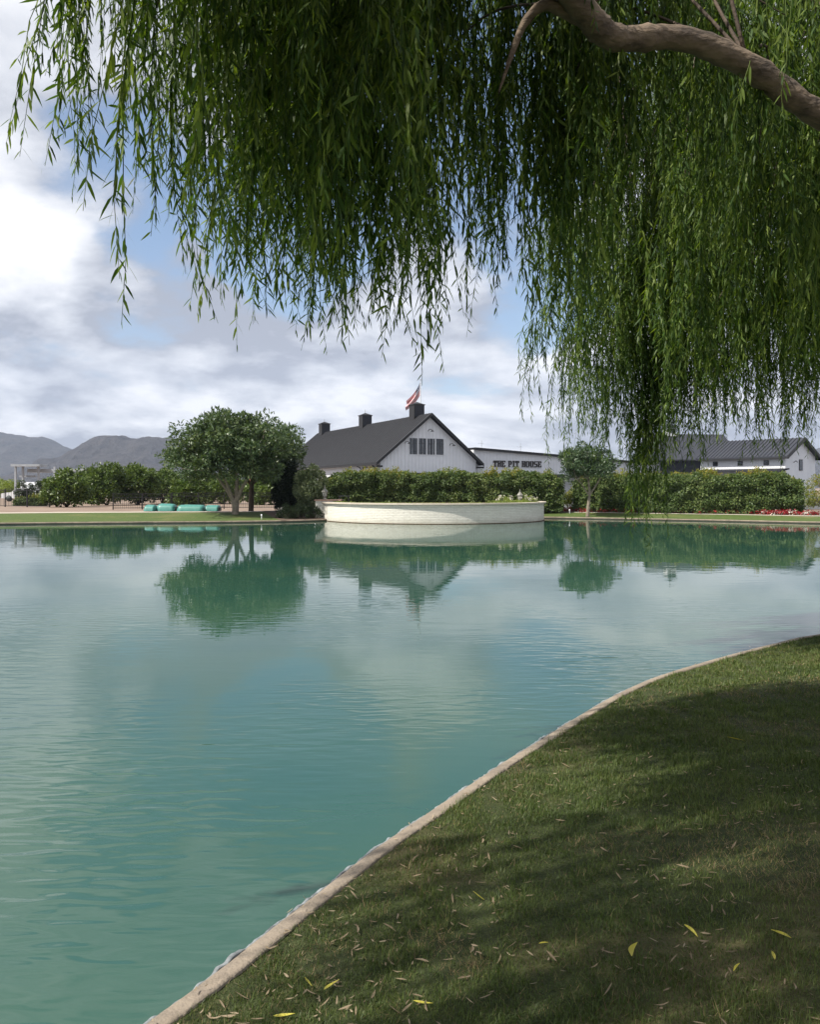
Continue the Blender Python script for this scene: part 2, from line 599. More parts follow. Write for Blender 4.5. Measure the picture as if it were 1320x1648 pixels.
def wet_band(m, z0, z1, col):
    """algae and wet stain where the pond touches the stone"""
    nt = m.node_tree
    N, L = nt.nodes, nt.links
    b = N['Principled BSDF']
    src = b.inputs['Base Color'].links[0].from_socket
    tc = N.new('ShaderNodeTexCoord')
    sp = N.new('ShaderNodeSeparateXYZ')
    L.new(tc.outputs['Object'], sp.inputs[0])
    n = N.new('ShaderNodeTexNoise')
    n.inputs['Scale'].default_value = 3.0
    n.inputs['Detail'].default_value = 6
    L.new(tc.outputs['Object'], n.inputs['Vector'])
    a = N.new('ShaderNodeMath')
    a.operation = 'MULTIPLY_ADD'
    L.new(n.outputs['Fac'], a.inputs[0])
    a.inputs[1].default_value = -0.03
    L.new(sp.outputs['Z'], a.inputs[2])
    mr = N.new('ShaderNodeMapRange')
    mr.inputs['From Min'].default_value = z0
    mr.inputs['From Max'].default_value = z1
    mr.inputs['To Min'].default_value = 1.0
    mr.inputs['To Max'].default_value = 0.0
    L.new(a.outputs[0], mr.inputs['Value'])
    mx = N.new('ShaderNodeMix')
    mx.data_type = 'RGBA'
    L.new(mr.outputs[0], mx.inputs['Factor'])
    L.new(src, mx.inputs['A'])
    mx.inputs['B'].default_value = (*col, 1)
    L.new(mx.outputs['Result'], b.inputs['Base Color'])


wet_band(M_KERB, 0.03, 0.06, (0.035, 0.032, 0.022))


def rock_mat():
    m, nt, b = mat_nodes('desert_mountain_rock')
    N, L = nt.nodes, nt.links
    b.inputs['Roughness'].default_value = 0.95
    b.inputs['Specular IOR Level'].default_value = 0.1
    tc = N.new('ShaderNodeTexCoord')

    def noise(s, d):
        n = N.new('ShaderNodeTexNoise')
        n.inputs['Scale'].default_value = s
        n.inputs['Detail'].default_value = d
        n.inputs['Roughness'].default_value = 0.7
        L.new(tc.outputs['Object'], n.inputs['Vector'])
        return n.outputs['Fac']
    r = N.new('ShaderNodeValToRGB')
    r.color_ramp.elements[0].position = 0.36
    r.color_ramp.elements[0].color = (0.034, 0.031, 0.032, 1)
    r.color_ramp.elements[1].position = 0.66
    r.color_ramp.elements[1].color = (0.085, 0.075, 0.073, 1)
    L.new(noise(0.03, 10), r.inputs[0])
    L.new(r.outputs[0], b.inputs['Base Color'])
    bp = N.new('ShaderNodeBump')
    bp.inputs['Strength'].default_value = 0.9
    bp.inputs['Distance'].default_value = 45
    L.new(noise(0.02, 10), bp.inputs['Height'])
    L.new(bp.outputs[0], b.inputs['Normal'])
    return m


M_ROCK = rock_mat()


def whitewash_brick():
    """whitewashed masonry: course lines as fine relief, lime wash over it"""
    m, nt, b = mat_nodes('whitewashed_masonry')
    N, L = nt.nodes, nt.links
    b.inputs['Roughness'].default_value = 0.9
    uv = N.new('ShaderNodeUVMap')
    br = N.new('ShaderNodeTexBrick')
    br.inputs['Scale'].default_value = 1
    br.inputs['Brick Width'].default_value = 0.30
    br.inputs['Row Height'].default_value = 0.085
    br.inputs['Mortar Size'].default_value = 0.010
    br.inputs['Mortar Smooth'].default_value = 0.4
    br.inputs['Color1'].default_value = (0.66, 0.63, 0.56, 1)
    br.inputs['Color2'].default_value = (0.54, 0.51, 0.45, 1)
    br.inputs['Mortar'].default_value = (0.46, 0.42, 0.35, 1)
    L.new(uv.outputs[0], br.inputs['Vector'])
    n = N.new('ShaderNodeTexNoise')
    n.inputs['Scale'].default_value = 7
    n.inputs['Detail'].default_value = 8
    L.new(uv.outputs[0], n.inputs['Vector'])
    mx = N.new('ShaderNodeMix')
    mx.data_type = 'RGBA'
    L.new(n.outputs['Fac'], mx.inputs['Factor'])
    L.new(br.outputs['Color'], mx.inputs['A'])
    mx.inputs['B'].default_value = (0.70, 0.68, 0.61, 1)
    L.new(mx.outputs['Result'], b.inputs['Base Color'])
    sp = N.new('ShaderNodeSeparateXYZ')
    L.new(uv.outputs[0], sp.inputs[0])
    sm = N.new('ShaderNodeTexNoise')
    sm.inputs['Scale'].default_value = 1.6
    sm.inputs['Detail'].default_value = 8
    sm.inputs['Roughness'].default_value = 0.7
    L.new(uv.outputs[0], sm.inputs['Vector'])
    lo = N.new('ShaderNodeMath')
    lo.operation = 'MULTIPLY_ADD'
    L.new(sm.outputs['Fac'], lo.inputs[0])
    lo.inputs[1].default_value = 0.62
    lo.inputs[2].default_value = -0.12
    dm = N.new('ShaderNodeMath')
    dm.operation = 'SUBTRACT'
    L.new(lo.outputs[0], dm.inputs[0])
    L.new(sp.outputs['Y'], dm.inputs[1])
    dr = N.new('ShaderNodeMapRange')
    dr.inputs['From Min'].default_value = -0.12
    dr.inputs['From Max'].default_value = 0.22
    dr.inputs['To Max'].default_value = 0.55
    L.new(dm.outputs[0], dr.inputs['Value'])
    mx2 = N.new('ShaderNodeMix')
    mx2.data_type = 'RGBA'
    L.new(dr.outputs[0], mx2.inputs['Factor'])
    L.new(mx.outputs['Result'], mx2.inputs['A'])
    mx2.inputs['B'].default_value = (0.30, 0.28, 0.20, 1)
    L.new(mx2.outputs['Result'], b.inputs['Base Color'])
    add = N.new('ShaderNodeMath')
    add.operation = 'SUBTRACT'
    L.new(n.outputs['Fac'], add.inputs[0])
    L.new(br.outputs['Fac'], add.inputs[1])
    bp = N.new('ShaderNodeBump')
    bp.inputs['Strength'].default_value = 0.9
    bp.inputs['Distance'].default_value = 0.02
    L.new(add.outputs[0], bp.inputs['Height'])
    L.new(bp.outputs[0], b.inputs['Normal'])
    return m


M_BRICK = whitewash_brick()

# ------------------------------------------------------------------ pond outline and land
near = [(-0.80, 2.79), (-0.55, 3.25), (-0.18, 3.94), (0.137, 4.45), (0.55, 5.12), (0.914, 5.66), (1.36, 6.33), (1.82, 6.97), (2.33, 7.56), (3.12, 8.29), (4.05, 9.07), (4.92, 9.7)]
outline_ctrl = [(-20, -13), (-10, -9), (-4.6, -3.6), (-2.5, 0.0), (-1.5, 1.6)] + near + [(7.5, 11.1), (12, 12.6), (18, 14.2), (27, 18), (34, 26), (33, 36), (27.5, 40.0)] + \
    [(21.0, 41.5), (16.8, 44.2), (12.3, 46.6), (8.3, 48.6), (4.5, 49.5), (1.3, 49.8), (-2, 48.6), (-4.9, 44.6), (-6.9, 43.2), (-10.5, 42.2), (-14.7, 41.5), (-20.3, 40.2), (-29, 36), (-36, 25), (-37, 8), (-30, -7)]
outline = [Vector((p.x, p.y)) for p in catmull([(x, y, 0) for x, y in outline_ctrl], 10, True)]
OUT = np.array([(p.x, p.y) for p in outline])


def pond_dist(P, near_only=False):
    """signed distance to the pond's edge, positive on land"""
    P = np.asarray(P, dtype=float)
    A, B = OUT, np.roll(OUT, -1, axis=0)
    if near_only:                       # lawn points close to the near kerb
        best = np.full(len(P), 1e9)
        for a, b in zip(A[30:180], B[30:180]):
            ab = b - a
            t = np.clip(((P - a) @ ab) / max(ab @ ab, 1e-12), 0, 1)
            q = P - (a + t[:, None] * ab)
            d = q[:, 0] * q[:, 0] + q[:, 1] * q[:, 1]
            best = np.minimum(best, d)
        x = np.interp(P[:, 1], OUT[30:180, 1], OUT[30:180, 0])
        return np.where(P[:, 0] > x, np.sqrt(best), -np.sqrt(best))
    if len(P) < 400:
        ab = B - A
        ap = P[:, None, :] - A[None]
        t = np.clip((ap * ab).sum(-1) / np.maximum((ab * ab).sum(-1), 1e-12), 0, 1)
        best = np.sqrt(((ap - t[..., None] * ab) ** 2).sum(-1)).min(1)
        c = (A[None, :, 1] > P[:, 1:2]) != (B[None, :, 1] > P[:, 1:2])
        xs = ab[:, 0] * (P[:, 1:2] - A[:, 1]) / np.where(ab[:, 1] == 0, 1e-12, ab[:, 1]) + A[:, 0]
        inside = (c & (P[:, 0:1] < xs)).sum(1) % 2 == 1
        return np.where(inside, -best, best)
    best = np.full(len(P), 1e9)
    inside = np.zeros(len(P), dtype=bool)
    for a, b in zip(A, B):
        ab = b - a
        t = np.clip(((P - a) @ ab) / max(ab @ ab, 1e-12), 0, 1)
        d = np.linalg.norm(P - (a + t[:, None] * ab), axis=1)
        best = np.minimum(best, d)
        c = (a[1] > P[:, 1]) != (b[1] > P[:, 1])
        if b[1] != a[1]:
            inside ^= c & (P[:, 0] < (b[0] - a[0]) * (P[:, 1] - a[1]) / (b[1] - a[1]) + a[0])
    return np.where(inside, -best, best)


def land_z(P, d=None):
    P = np.asarray(P, dtype=float)
    if d is None:
        d = pond_dist(P)
    return 0.10 + 0.32 * smooth01(d / 5.5)


def gz(x, y):
    return float(land_z([(x, y)])[0])


def out_normal(i):
    n = len(OUT)
    t = OUT[(i + 1) % n] - OUT[(i - 1) % n]
    t = t / np.linalg.norm(t)
    nn = np.array([t[1], -t[0]])
    return nn


# orient normals to land
_probe = OUT[120] + out_normal(120) * 0.2
NSIGN = 1.0 if pond_dist([_probe])[0] > 0 else -1.0
NORM = np.array([out_normal(i) * NSIGN for i in range(len(OUT))])


def cdt_land(extra, zoff, keep, name, mat, edge_d=0.0, outer=None):
    edge = OUT + NORM * edge_d
    pts = [Vector(p) for p in edge] + [Vector(p) for p in extra]
    n = len(edge)
    ed = [(i, (i + 1) % n) for i in range(n)]
    res = delaunay_2d_cdt(pts, ed, [], 0, 1e-5)
    V = np.array([(v.x, v.y) for v in res[0]])
    F = np.array([f for f in res[2] if len(f) == 3])
    cen = V[F].mean(axis=1)
    dc = pond_dist(cen)
    ok = (dc > edge_d * 0.5) & keep(cen)
    F = F[ok]
    z = land_z(V) + zoff
    a = V[F]
    cr = (a[:, 1, 0] - a[:, 0, 0]) * (a[:, 2, 1] - a[:, 0, 1]) - (a[:, 1, 1] - a[:, 0, 1]) * (a[:, 2, 0] - a[:, 0, 0])
    F[cr < 0] = F[cr < 0][:, ::-1]
    used = np.unique(F)
    remap = -np.ones(len(V), dtype=int)
    remap[used] = np.arange(len(used))
    me = np_mesh(name, np.c_[V[used], z[used]], [remap[F]], mat, True)
    return link(name, me)


# ground sheet to the horizon
ex = []
for dd in (0.6, 1.5, 2.8, 4.2, 5.6, 9, 16):
    c = OUT[::2] + NORM[::2] * dd
    k = pond_dist(c) > dd * 0.93
    ex += [tuple(p) for p in c[k]]
for rad in (75, 110, 180, 320, 700, 1600, 4600):
    for k in range(40):
        th = 2 * math.pi * k / 40
        ex.append((rad * math.cos(th), 20 + rad * math.sin(th)))
ground = cdt_land(ex, -0.05, lambda c: np.ones(len(c), dtype=bool), 'ground', M_DIRT, 0.05)
tag(ground, 'dry tan dirt ground beyond the pond', kind='structure')

water = MB().poly([(-40, -18, 0), (40, -18, 0), (40, 54, 0), (-40, 54, 0)]).build('pond_water', M_WATER)
tag(water, 'turquoise pond water with soft ripples', kind='structure')

M_BOUNCE = plain('bounce_grey', (0.085, 0.085, 0.088), 0.9, (0.06, 0.06, 0.062), 3, 0.3, 30)
yard = MB().poly([(-8, 54.5, .40), (75, 54.5, .40), (75, 130, .40), (-22, 130, .40)]).build('bounce_sheet', M_BOUNCE)  # added unseen grey sheet, so less brown light bounces onto the barn walls
tag(yard, 'unseen grey ground sheet added to bounce less brown light onto the barns', kind='structure')

# near lawn
gx = np.arange(-14, 16.01, 0.4)
gy = np.arange(-10, 13.61, 0.4)
G = np.array([(x, y) for x in gx for y in gy]) + rng.uniform(-0.05, 0.05, (len(gx) * len(gy), 2))
dG = pond_dist(G)
Gk = G[(dG > 0.3)]
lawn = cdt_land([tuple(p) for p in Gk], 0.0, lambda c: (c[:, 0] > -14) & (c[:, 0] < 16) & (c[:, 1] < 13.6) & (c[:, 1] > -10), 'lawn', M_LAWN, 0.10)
tag(lawn, 'shaded mown lawn on the near bank', kind='structure')


def idx_range(p, q):
    i = int(np.argmin(np.linalg.norm(OUT - np.array(p), axis=1)))
    j = int(np.argmin(np.linalg.norm(OUT - np.array(q), axis=1)))
    n = len(OUT)
    r = [i]
    while r[-1] != j:
        r.append((r[-1] + 1) % n)
    return r


def shore_strip(name, idx, ds, mat, zoff, label, kind='structure', taper=None):
    V, F = [], []
    k = len(ds)
    for a, i in enumerate(idx):
        for d in ds:
            p = OUT[i] + NORM[i] * d
            V.append((p[0], p[1], 0.10 + 0.32 * float(smooth01(np.array(d / 5.5))) + zoff))
    for a in range(len(idx) - 1):
        for b in range(k - 1):
            F.append((a * k + b, a * k + b + 1, (a + 1) * k + b + 1, (a + 1) * k + b))
    me = bpy.data.meshes.new(name)
    me.from_pydata(V, [], F)
    me.polygons.foreach_set('use_smooth', [True] * len(F))
    me.materials.append(mat)
    me.update()
    if me.polygons[0].normal.z < 0:
        me.flip_normals()
    o = link(name, me)
    return tag(o, label, kind=kind)


left_idx = idx_range((-6.7, 43.3), (-36, 25))
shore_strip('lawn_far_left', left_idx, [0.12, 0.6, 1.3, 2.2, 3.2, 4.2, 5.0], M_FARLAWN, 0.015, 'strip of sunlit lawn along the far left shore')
shore_strip('path_far_left', left_idx, [4.9, 5.3, 5.9], M_PATH, 0.03, 'pale concrete edging behind the far left lawn')
right_idx = idx_range((34, 26), (6.5, 49.2))
shore_strip('lawn_far_right', right_idx, [0.12, 0.6, 1.3, 2.2, 2.9], M_FARLAWN, 0.015, 'strip of lawn along the far right shore')
shore_strip('path_far_right', right_idx, [2.85, 3.1], M_PATH, 0.03, 'pale edging between lawn and flower bed')
shore_strip('flower_bed_soil', right_idx, [3.05, 3.6, 4.4, 5.6], M_MULCH, 0.012, 'dark soil under the right hedge')
bed_idx = idx_range((1.3, 49.8), (-6.85, 43.25))
shore_strip('mulch_bed', bed_idx, [0.12, 0.8, 1.8, 3, 4.4, 6], M_MULCH, 0.018, 'brown mulch bed left of the masonry wall')

# kerbs
def kerb(name, idx, sub, jit, label):
    pts = [OUT[i] for i in idx]
    nn = [NORM[i] for i in idx]
    P, Q = [], []
    for a in range(len(pts) - 1):
        for s in range(sub):
            t = s / sub
            P.append(pts[a] * (1 - t) + pts[a + 1] * t)
            Q.append(nn[a] * (1 - t) + nn[a + 1] * t)
    P.append(pts[-1])
    Q.append(nn[-1])
    V, F = [], []
    prof = [(0.018, -0.45), (0.018, 0.075), (0.022, 0.101), (0.036, 0.105), (0.055, 0.108), (0.082, 0.110), (0.098, 0.108), (0.103, 0.0)]
    k = len(prof)
    for p, q in zip(P, Q):
        for j, (d, z) in enumerate(prof):
            n1 = mnoise.noise(Vector((p[0] * 2.1, p[1] * 2.1, j * 0.35))) * 1.0 + mnoise.noise(Vector((p[0] * 9, p[1] * 9, 5 + j * 0.8))) * 0.5 + mnoise.noise(Vector((p[0] * 31, p[1] * 31, 9 + j * 1.8))) * 0.35
            dd = d + n1 * jit * (1.0 if j in (1, 2, 3, 6) else 0.35) * (0 if j == 0 else 1)
            zz = z + n1 * jit * 0.5 * (1 if 0 < j < 7 else 0)
            V.append((p[0] + q[0] * dd, p[1] + q[1] * dd, zz))
    for a in range(len(P) - 1):
        for b in range(k - 1):
            F.append((a * k + b, a * k + b + 1, (a + 1) * k + b + 1, (a + 1) * k + b))
    me = bpy.data.meshes.new(name)
    me.from_pydata(V, [], F)
    me.polygons.foreach_set('use_smooth', [True] * len(F))
    me.materials.append(M_KERB)
    if me.polygons[4].normal.z < 0:
        me.flip_normals()
    o = link(name, me)
    return tag(o, label, kind='structure'), P, Q


near_idx = idx_range((-10, -9), (18, 14.2))
kerb_near, KP, KQ = kerb('kerb', near_idx, 16, 0.011, 'worn concrete kerb curving along the near lawn')
kerb('kerb', left_idx, 2, 0.012, 'concrete kerb along the far left shore')
kerb('kerb', right_idx, 2, 0.012, 'concrete kerb along the far right shore')
kerb('kerb', bed_idx, 2, 0.012, 'concrete kerb in front of the mulch bed')
# torn liner along the near kerb
V, F = [], []
for i, (p, q) in enumerate(zip(KP, KQ)):
    w = mnoise.noise(Vector((p[0] * 3.1, p[1] * 3.1, 2.0)))
    w2 = mnoise.noise(Vector((p[0] * 14, p[1] * 14, 7.0)))
    w3 = mnoise.noise(Vector((p[0] * 34, p[1] * 34, 3.0)))
    top = 0.088 + 0.012 * w + 0.008 * w2 + 0.004 * w3
    o0 = -0.006 - 0.008 * w2 - 0.008 * w - .003 * w3
    wd = 0.020 + 0.010 * w + 0.007 * w2
    for d, z in ((0.010, -0.3), (o0 * .6, 0.0), (o0, top - .022), (o0 + .004, top), (o0 + wd, top + .003), (o0 + wd + .002, top - .05)):
        V.append((p[0] + q[0] * d, p[1] + q[1] * d, z))
k = 6
for a in range(len(KP) - 1):
    for b in range(k - 1):
        F.append((a * k + b, a * k + b + 1, (a + 1) * k + b + 1, (a + 1) * k + b))
mb = MB()
mb.v, mb.f = V, F
lin = mb.build('pond_liner', M_LINER, kerb_near, True)

# ------------------------------------------------------------------ mountains
def mountain(name, prof, D, back, label, seed):
    """prof: photo pixels of the skyline; stands D metres away"""
    xs = np.array([p[0] for p in prof], float)
    ys = np.array([p[1] for p in prof], float)
    px = np.linspace(xs[0], xs[-1], 260)
    H = np.interp(px, xs, ys)
    H = EYE + (HOR - H) * D / FPX
    X = (px - 660) * D / FPX
    rows = 44
    V = []
    for r in range(rows):
        v = r / (rows - 1) * 2 - 1          # -1 front foot, 0 ridge, 1 back foot
        for i in range(len(px)):
            f = max(0.0, 1 - abs(v) ** 1.15)
            q = Vector((X[i] / 260.0 + seed, v * 2.3, seed))
            g = mnoise.fractal(q, 0.8, 2.1, 7) * 0.30 * (abs(v) ** 0.6) * (1 - abs(v)) * 2.2
            rid = abs(mnoise.noise(Vector((X[i] / 170.0, v * 1.4, seed + 3)))) * 0.5 * (1 - abs(v)) * min(1, abs(v) * 3.0)
            jag = (mnoise.noise(Vector((X[i] / 28.0, seed, v * 6))) + mnoise.noise(Vector((X[i] / 60.0, seed + 2, v * 4)))) * 0.016
            V.append((X[i], D + v * back, max(0.2, H[i] * (f + g - rid + jag)) if f > 0 else 0.2))
    nx = len(px)
    F = np.array([(r * nx + i, r * nx + i + 1, (r + 1) * nx + i + 1, (r + 1) * nx + i) for r in range(rows - 1) for i in range(nx - 1)])
    o = link(name, np_mesh(name, np.array(V), [F], M_ROCK, True))
    return tag(o, label, kind='structure')


mountain('mountain', [(-1500, 780), (-1100, 735), (-800, 700), (-500, 715), (-250, 690), (-60, 687), (0, 691), (22, 696), (50, 701), (72, 700), (85, 703), (100, 713), (118, 720), (150, 738), (220, 765), (300, 783)], 3600, 900, 'long grey mountain ridge at the far left', 3.3)
mountain('mountain', [(20, 783), (70, 756), (110, 732), (140, 720), (160, 706), (172, 700.5), (190, 700.5), (196, 704), (203, 703), (212, 706), (225, 707.5), (245, 705), (275, 704), (330, 722), (400, 745), (480, 768), (600, 783)], 2500, 560, 'nearer rounded mountain left of the large tree', 8.1)
mountain('mountain', [(1080, 783), (1180, 762), (1260, 735), (1310, 722), (1380, 700), (1480, 690), (1650, 705), (1900, 745), (2200, 783)], 3200, 700, 'pinkish mountain behind the white barn at the far right', 5.2)

# ------------------------------------------------------------------ foliage builders
def leaf_arrays(pos, dirv, nrm, length, width, droop=0.12, fine=False):
    """flat leaves: base, two sides, tip (fine: six points)"""
    n = len(pos)
    dirv = unit(dirv)
    side = unit(np.cross(dirv, nrm))
    up = np.cross(side, dirv)
    L_ = length[:, None]
    W_ = width[:, None] * 0.5
    if not fine:
        mid = pos + dirv * L_ * 0.45
        v = np.stack([pos, mid + side * W_ + up * W_ * 0.35, pos + dirv * L_ - up * L_ * droop, mid - side * W_ + up * W_ * 0.35], 1)
        f = np.arange(n)[:, None] * 4 + np.array([0, 1, 2, 3])
        return v.reshape(-1, 3), [f]
    a = pos + dirv * L_ * 0.28
    b = pos + dirv * L_ * 0.66 - up * L_ * droop * 0.4
    t = pos + dirv * L_ - up * L_ * droop
    v = np.stack([pos, a + side * W_, b + side * W_ * 0.8, t, b - side * W_ * 0.8, a - side * W_], 1)
    base = np.arange(n)[:, None] * 6
    return v.reshape(-1, 3), [base + np.array([0, 1, 5]), base + np.array([1, 2, 4, 5]), base + np.array([2, 3, 4])]


def join_arrays(parts):
    V, F3, F4, off = [], [], [], 0
    for v, fs in parts:
        V.append(v)
        for f in fs:
            (F3 if f.shape[1] == 3 else F4).append(f + off)
        off += len(v)
    faces = []
    if F3:
        faces.append(np.concatenate(F3))
    if F4:
        faces.append(np.concatenate(F4))
    return np.concatenate(V), faces


def clump_leaves(centres, radii, per, length, width, flat=0.8, g=rng, up=0.25):
    cs = np.repeat(centres, per, axis=0)
    rs = np.repeat(radii, per)
    n = len(cs)
    d = rand_dirs(n, g)
    rr = rs * g.uniform(0.25, 1.0, n) ** 0.5
    pos = cs + d * rr[:, None] * np.array([1, 1, flat])
    dirv = unit(d + rand_dirs(n, g) * 0.9 + np.array([0, 0, 0.1]))
    nrm = unit(d * 0.7 + rand_dirs(n, g) * 0.8 + np.array([0, 0, up]))
    ln = length * g.uniform(0.65, 1.25, n)
    wd = width * g.uniform(0.7, 1.2, n)
    return leaf_arrays(pos, dirv, nrm, ln, wd)


def crown_centres(n, rad, g, low=-0.55, inner=0.5, lump=0.18):
    out = []
    while len(out) < n:
        d = g.normal(size=3)
        d /= np.linalg.norm(d)
        if d[2] < low:
            continue
        k = 1 + lump * mnoise.noise(Vector(d * 2.2) + Vector((g_seed, 0, 0)))
        r = (g.uniform(inner ** 2.2, 1)) ** (1 / 2.2) * k
        out.append(d * r * np.array(rad))
    return np.array(out)


g_seed = 0.0


def tree(name, label, cat, base, trunks, crown_c, crown_r, n_clump, clump_r, per, leaf, mat, bark, seed, group=None, low=-0.55, inner=0.5, lump=0.2, branches=26):
    """base: ground point; trunks: list of polylines [(x,y,z,r)..] relative to base; crown centre relative to base"""
    global g_seed
    g_seed = seed * 1.7
    g = np.random.default_rng(seed)
    root = empty(name, base, 0, label, cat, group)
    cc = crown_centres(n_clump, crown_r, g, low, inner, lump) + np.array(crown_c)
    rr = clump_r * g.uniform(0.65, 1.3, n_clump)
    v, f = clump_leaves(cc, rr, per, leaf[0], leaf[1], 0.75, g)
    ends = []
    for tr in trunks:
        m = MB()
        pts = catmull([Vector(p[:3]) for p in tr], 5)
        rad = np.interp(np.linspace(0, len(tr) - 1, len(pts)), range(len(tr)), [p[3] for p in tr])
        m.tube(pts, list(rad), 10)
        m.build('trunk', bark, root, True)
        ends.append((Vector(tr[-1][:3]), tr[-1][3]))
        if len(tr) > 2:
            ends.append((Vector(tr[-2][:3]), tr[-2][3] * 0.8))
    m = MB()
    sel = g.choice(n_clump, min(branches, n_clump), replace=False)
    for s in sel:
        c = Vector(cc[s])
        e, r0 = min(ends, key=lambda q: (q[0] - c).length + g.uniform(0, 0.5))
        mid = e.lerp(c, 0.45) + Vector((0, 0, -0.10 * (c - e).length)) + Vector(g.normal(size=3) * 0.08)
        pts = catmull([e, mid, c], 4)
        m.tube(pts, list(np.linspace(r0 * 0.55, 0.015, len(pts))), 6)
    m.build('branches', bark, root, True)
    cr = link('crown', np_mesh('crown', v, f, mat), root)
    cr['kind'] = 'stuff'
    return root


# ------------------------------------------------------------------ shade trees across the water
bx = at(377, 0, 46.0)
tree('shade_tree', 'broad round evergreen tree with pale forked trunk on the left shore', 'tree', (bx.x, 46.0, gz(bx.x, 46.0) - 0.05),
     [[(0.05, 0, 0, .20), (0.0, 0, 0.75, .17), (-.55, .1, 1.6, .10), (-1.3, .1, 2.6, .06)],
      [(0.07, 0, 0, .19), (0.12, 0.05, 0.9, .16), (.15, 0, 1.9, .11), (.1, .1, 3.0, .06)],
      [(0.1, 0, 0.7, .13), (.55, -.1, 1.7, .09), (1.2, -.2, 2.6, .05)],
      [(0.0, 0, 0.7, .10), (-.35, -.5, 1.9, .07), (-.7, -1.2, 2.8, .05)]],
     (-0.2, 0, 3.66), (3.1, 2.9, 2.2), 290, 0.52, 105, (0.24, 0.095), M_TREELEAF, M_TRUNK, 11, low=-0.72, inner=0.42, lump=0.5, branches=60)
b2 = at(404, 0, 49.5)
tree('shade_tree', 'darker tree with straight brown trunk just behind the broad round tree', 'tree', (b2.x, 49.5, 0.36),
     [[(0, 0, 0, .17), (0.03, 0, 1.2, .15), (0.1, 0, 2.0, .12), (.5, 0, 3.0, .06)], [(0.05, 0, 1.6, .10), (-.6, 0, 2.5, .05)], [(0.05, 0, 1.7, .10), (1.1, .2, 2.7, .05)]],
     (1.0, 0, 3.35), (2.35, 2.3, 1.85), 110, 0.52, 100, (0.24, 0.095), M_TREELEAF, M_DARKTRUNK, 12, low=-0.5, inner=0.4, lump=0.3, branches=34)
b3 = at(955, 0, 46.5)
tree('ornamental_tree', 'small round tree with leaning trunk in front of the hedge gap', 'tree', (b3.x, 48.0, gz(b3.x, 48.0) - 0.03),
     [[(0, 0, 0, .12), (0.05, 0, 0.7, .095), (.12, 0, 1.45, .08), (.05, 0, 2.3, .05)], [(.12, 0, 1.35, .06), (.5, 0, 1.9, .05), (.95, 0, 2.7, .03)], [(.1, 0, 1.3, .05), (-.35, 0, 2.0, .03)]],
     (0.0, 0, 3.05), (1.65, 1.5, 1.3), 75, 0.40, 110, (0.19, 0.075), M_SMALLTREE, M_TRUNK, 13, low=-0.6, inner=0.35, branches=30)

# citrus orchard and shrubs behind the iron fence
def bush(name, label, base, rad, n_clump, clump_r, per, leaf, mat, seed, group=None, cat='shrub', stems=True, low=-0.8, inner=0.55):
    global g_seed
    g_seed = seed * 2.3
    g = np.random.default_rng(seed + 500)
    root = empty(name, base, 0, label, cat, group)
    cc = crown_centres(n_clump, rad, g, low, inner, 0.25) + np.array((0, 0, rad[2] * 0.92))
    cc[:, 2] = np.maximum(cc[:, 2], clump_r * 0.5)
    v, f = clump_leaves(cc, clump_r * g.uniform(0.7, 1.25, n_clump), per, leaf[0], leaf[1], 0.85, g)
    cr = link('crown', np_mesh('crown', v, f, mat), root)
    cr['kind'] = 'stuff'
    if stems:
        m = MB()
        for s in g.choice(n_clump, min(9, n_clump), replace=False):
            m.tube([(g.normal() * .06, g.normal() * .06, 0), tuple(cc[s] * np.array((.4, .4, .5))), tuple(cc[s])], [.05, .03, .012], 5)
        m.build('stems', M_DARKTRUNK, root, True)
    return root


CIT = [(108, 62, 1.55, 1.5, 'low spreading citrus tree nearest the gap in the fence'),
       (172, 68, 1.75, 1.95, 'tallest citrus tree with a peaked crown left of the fence panel'),
       (143, 74, 1.6, 1.7, 'citrus tree in the second row behind the gap'),
       (222, 70, 1.8, 1.75, 'rounded citrus tree behind the left end of the fence panel'),
       (262, 74, 1.8, 1.65, 'citrus tree behind the teal boats, left of the mountain foot'),
       (303, 62, 1.35, 1.05, 'low dark citrus bush directly behind the teal boats'),
       (318, 76, 1.9, 1.5, 'citrus tree half hidden by the broad round tree'),
       (358, 74, 1.9, 1.45, 'citrus tree seen between the pale forked trunks'),
       (422, 70, 1.7, 1.2, 'bright sunlit citrus bush right of the brown trunk')]
for i, (px, D, rx, rz, lab) in enumerate(CIT):
    p = at(px, 0, D)
    bush('citrus_tree', lab, (p.x, D, 0.36), (rx, rx, rz), 70, 0.42, 80, (0.28, 0.13), M_CITRUS, 20 + i, 'citrus trees beyond the fence', 'tree')

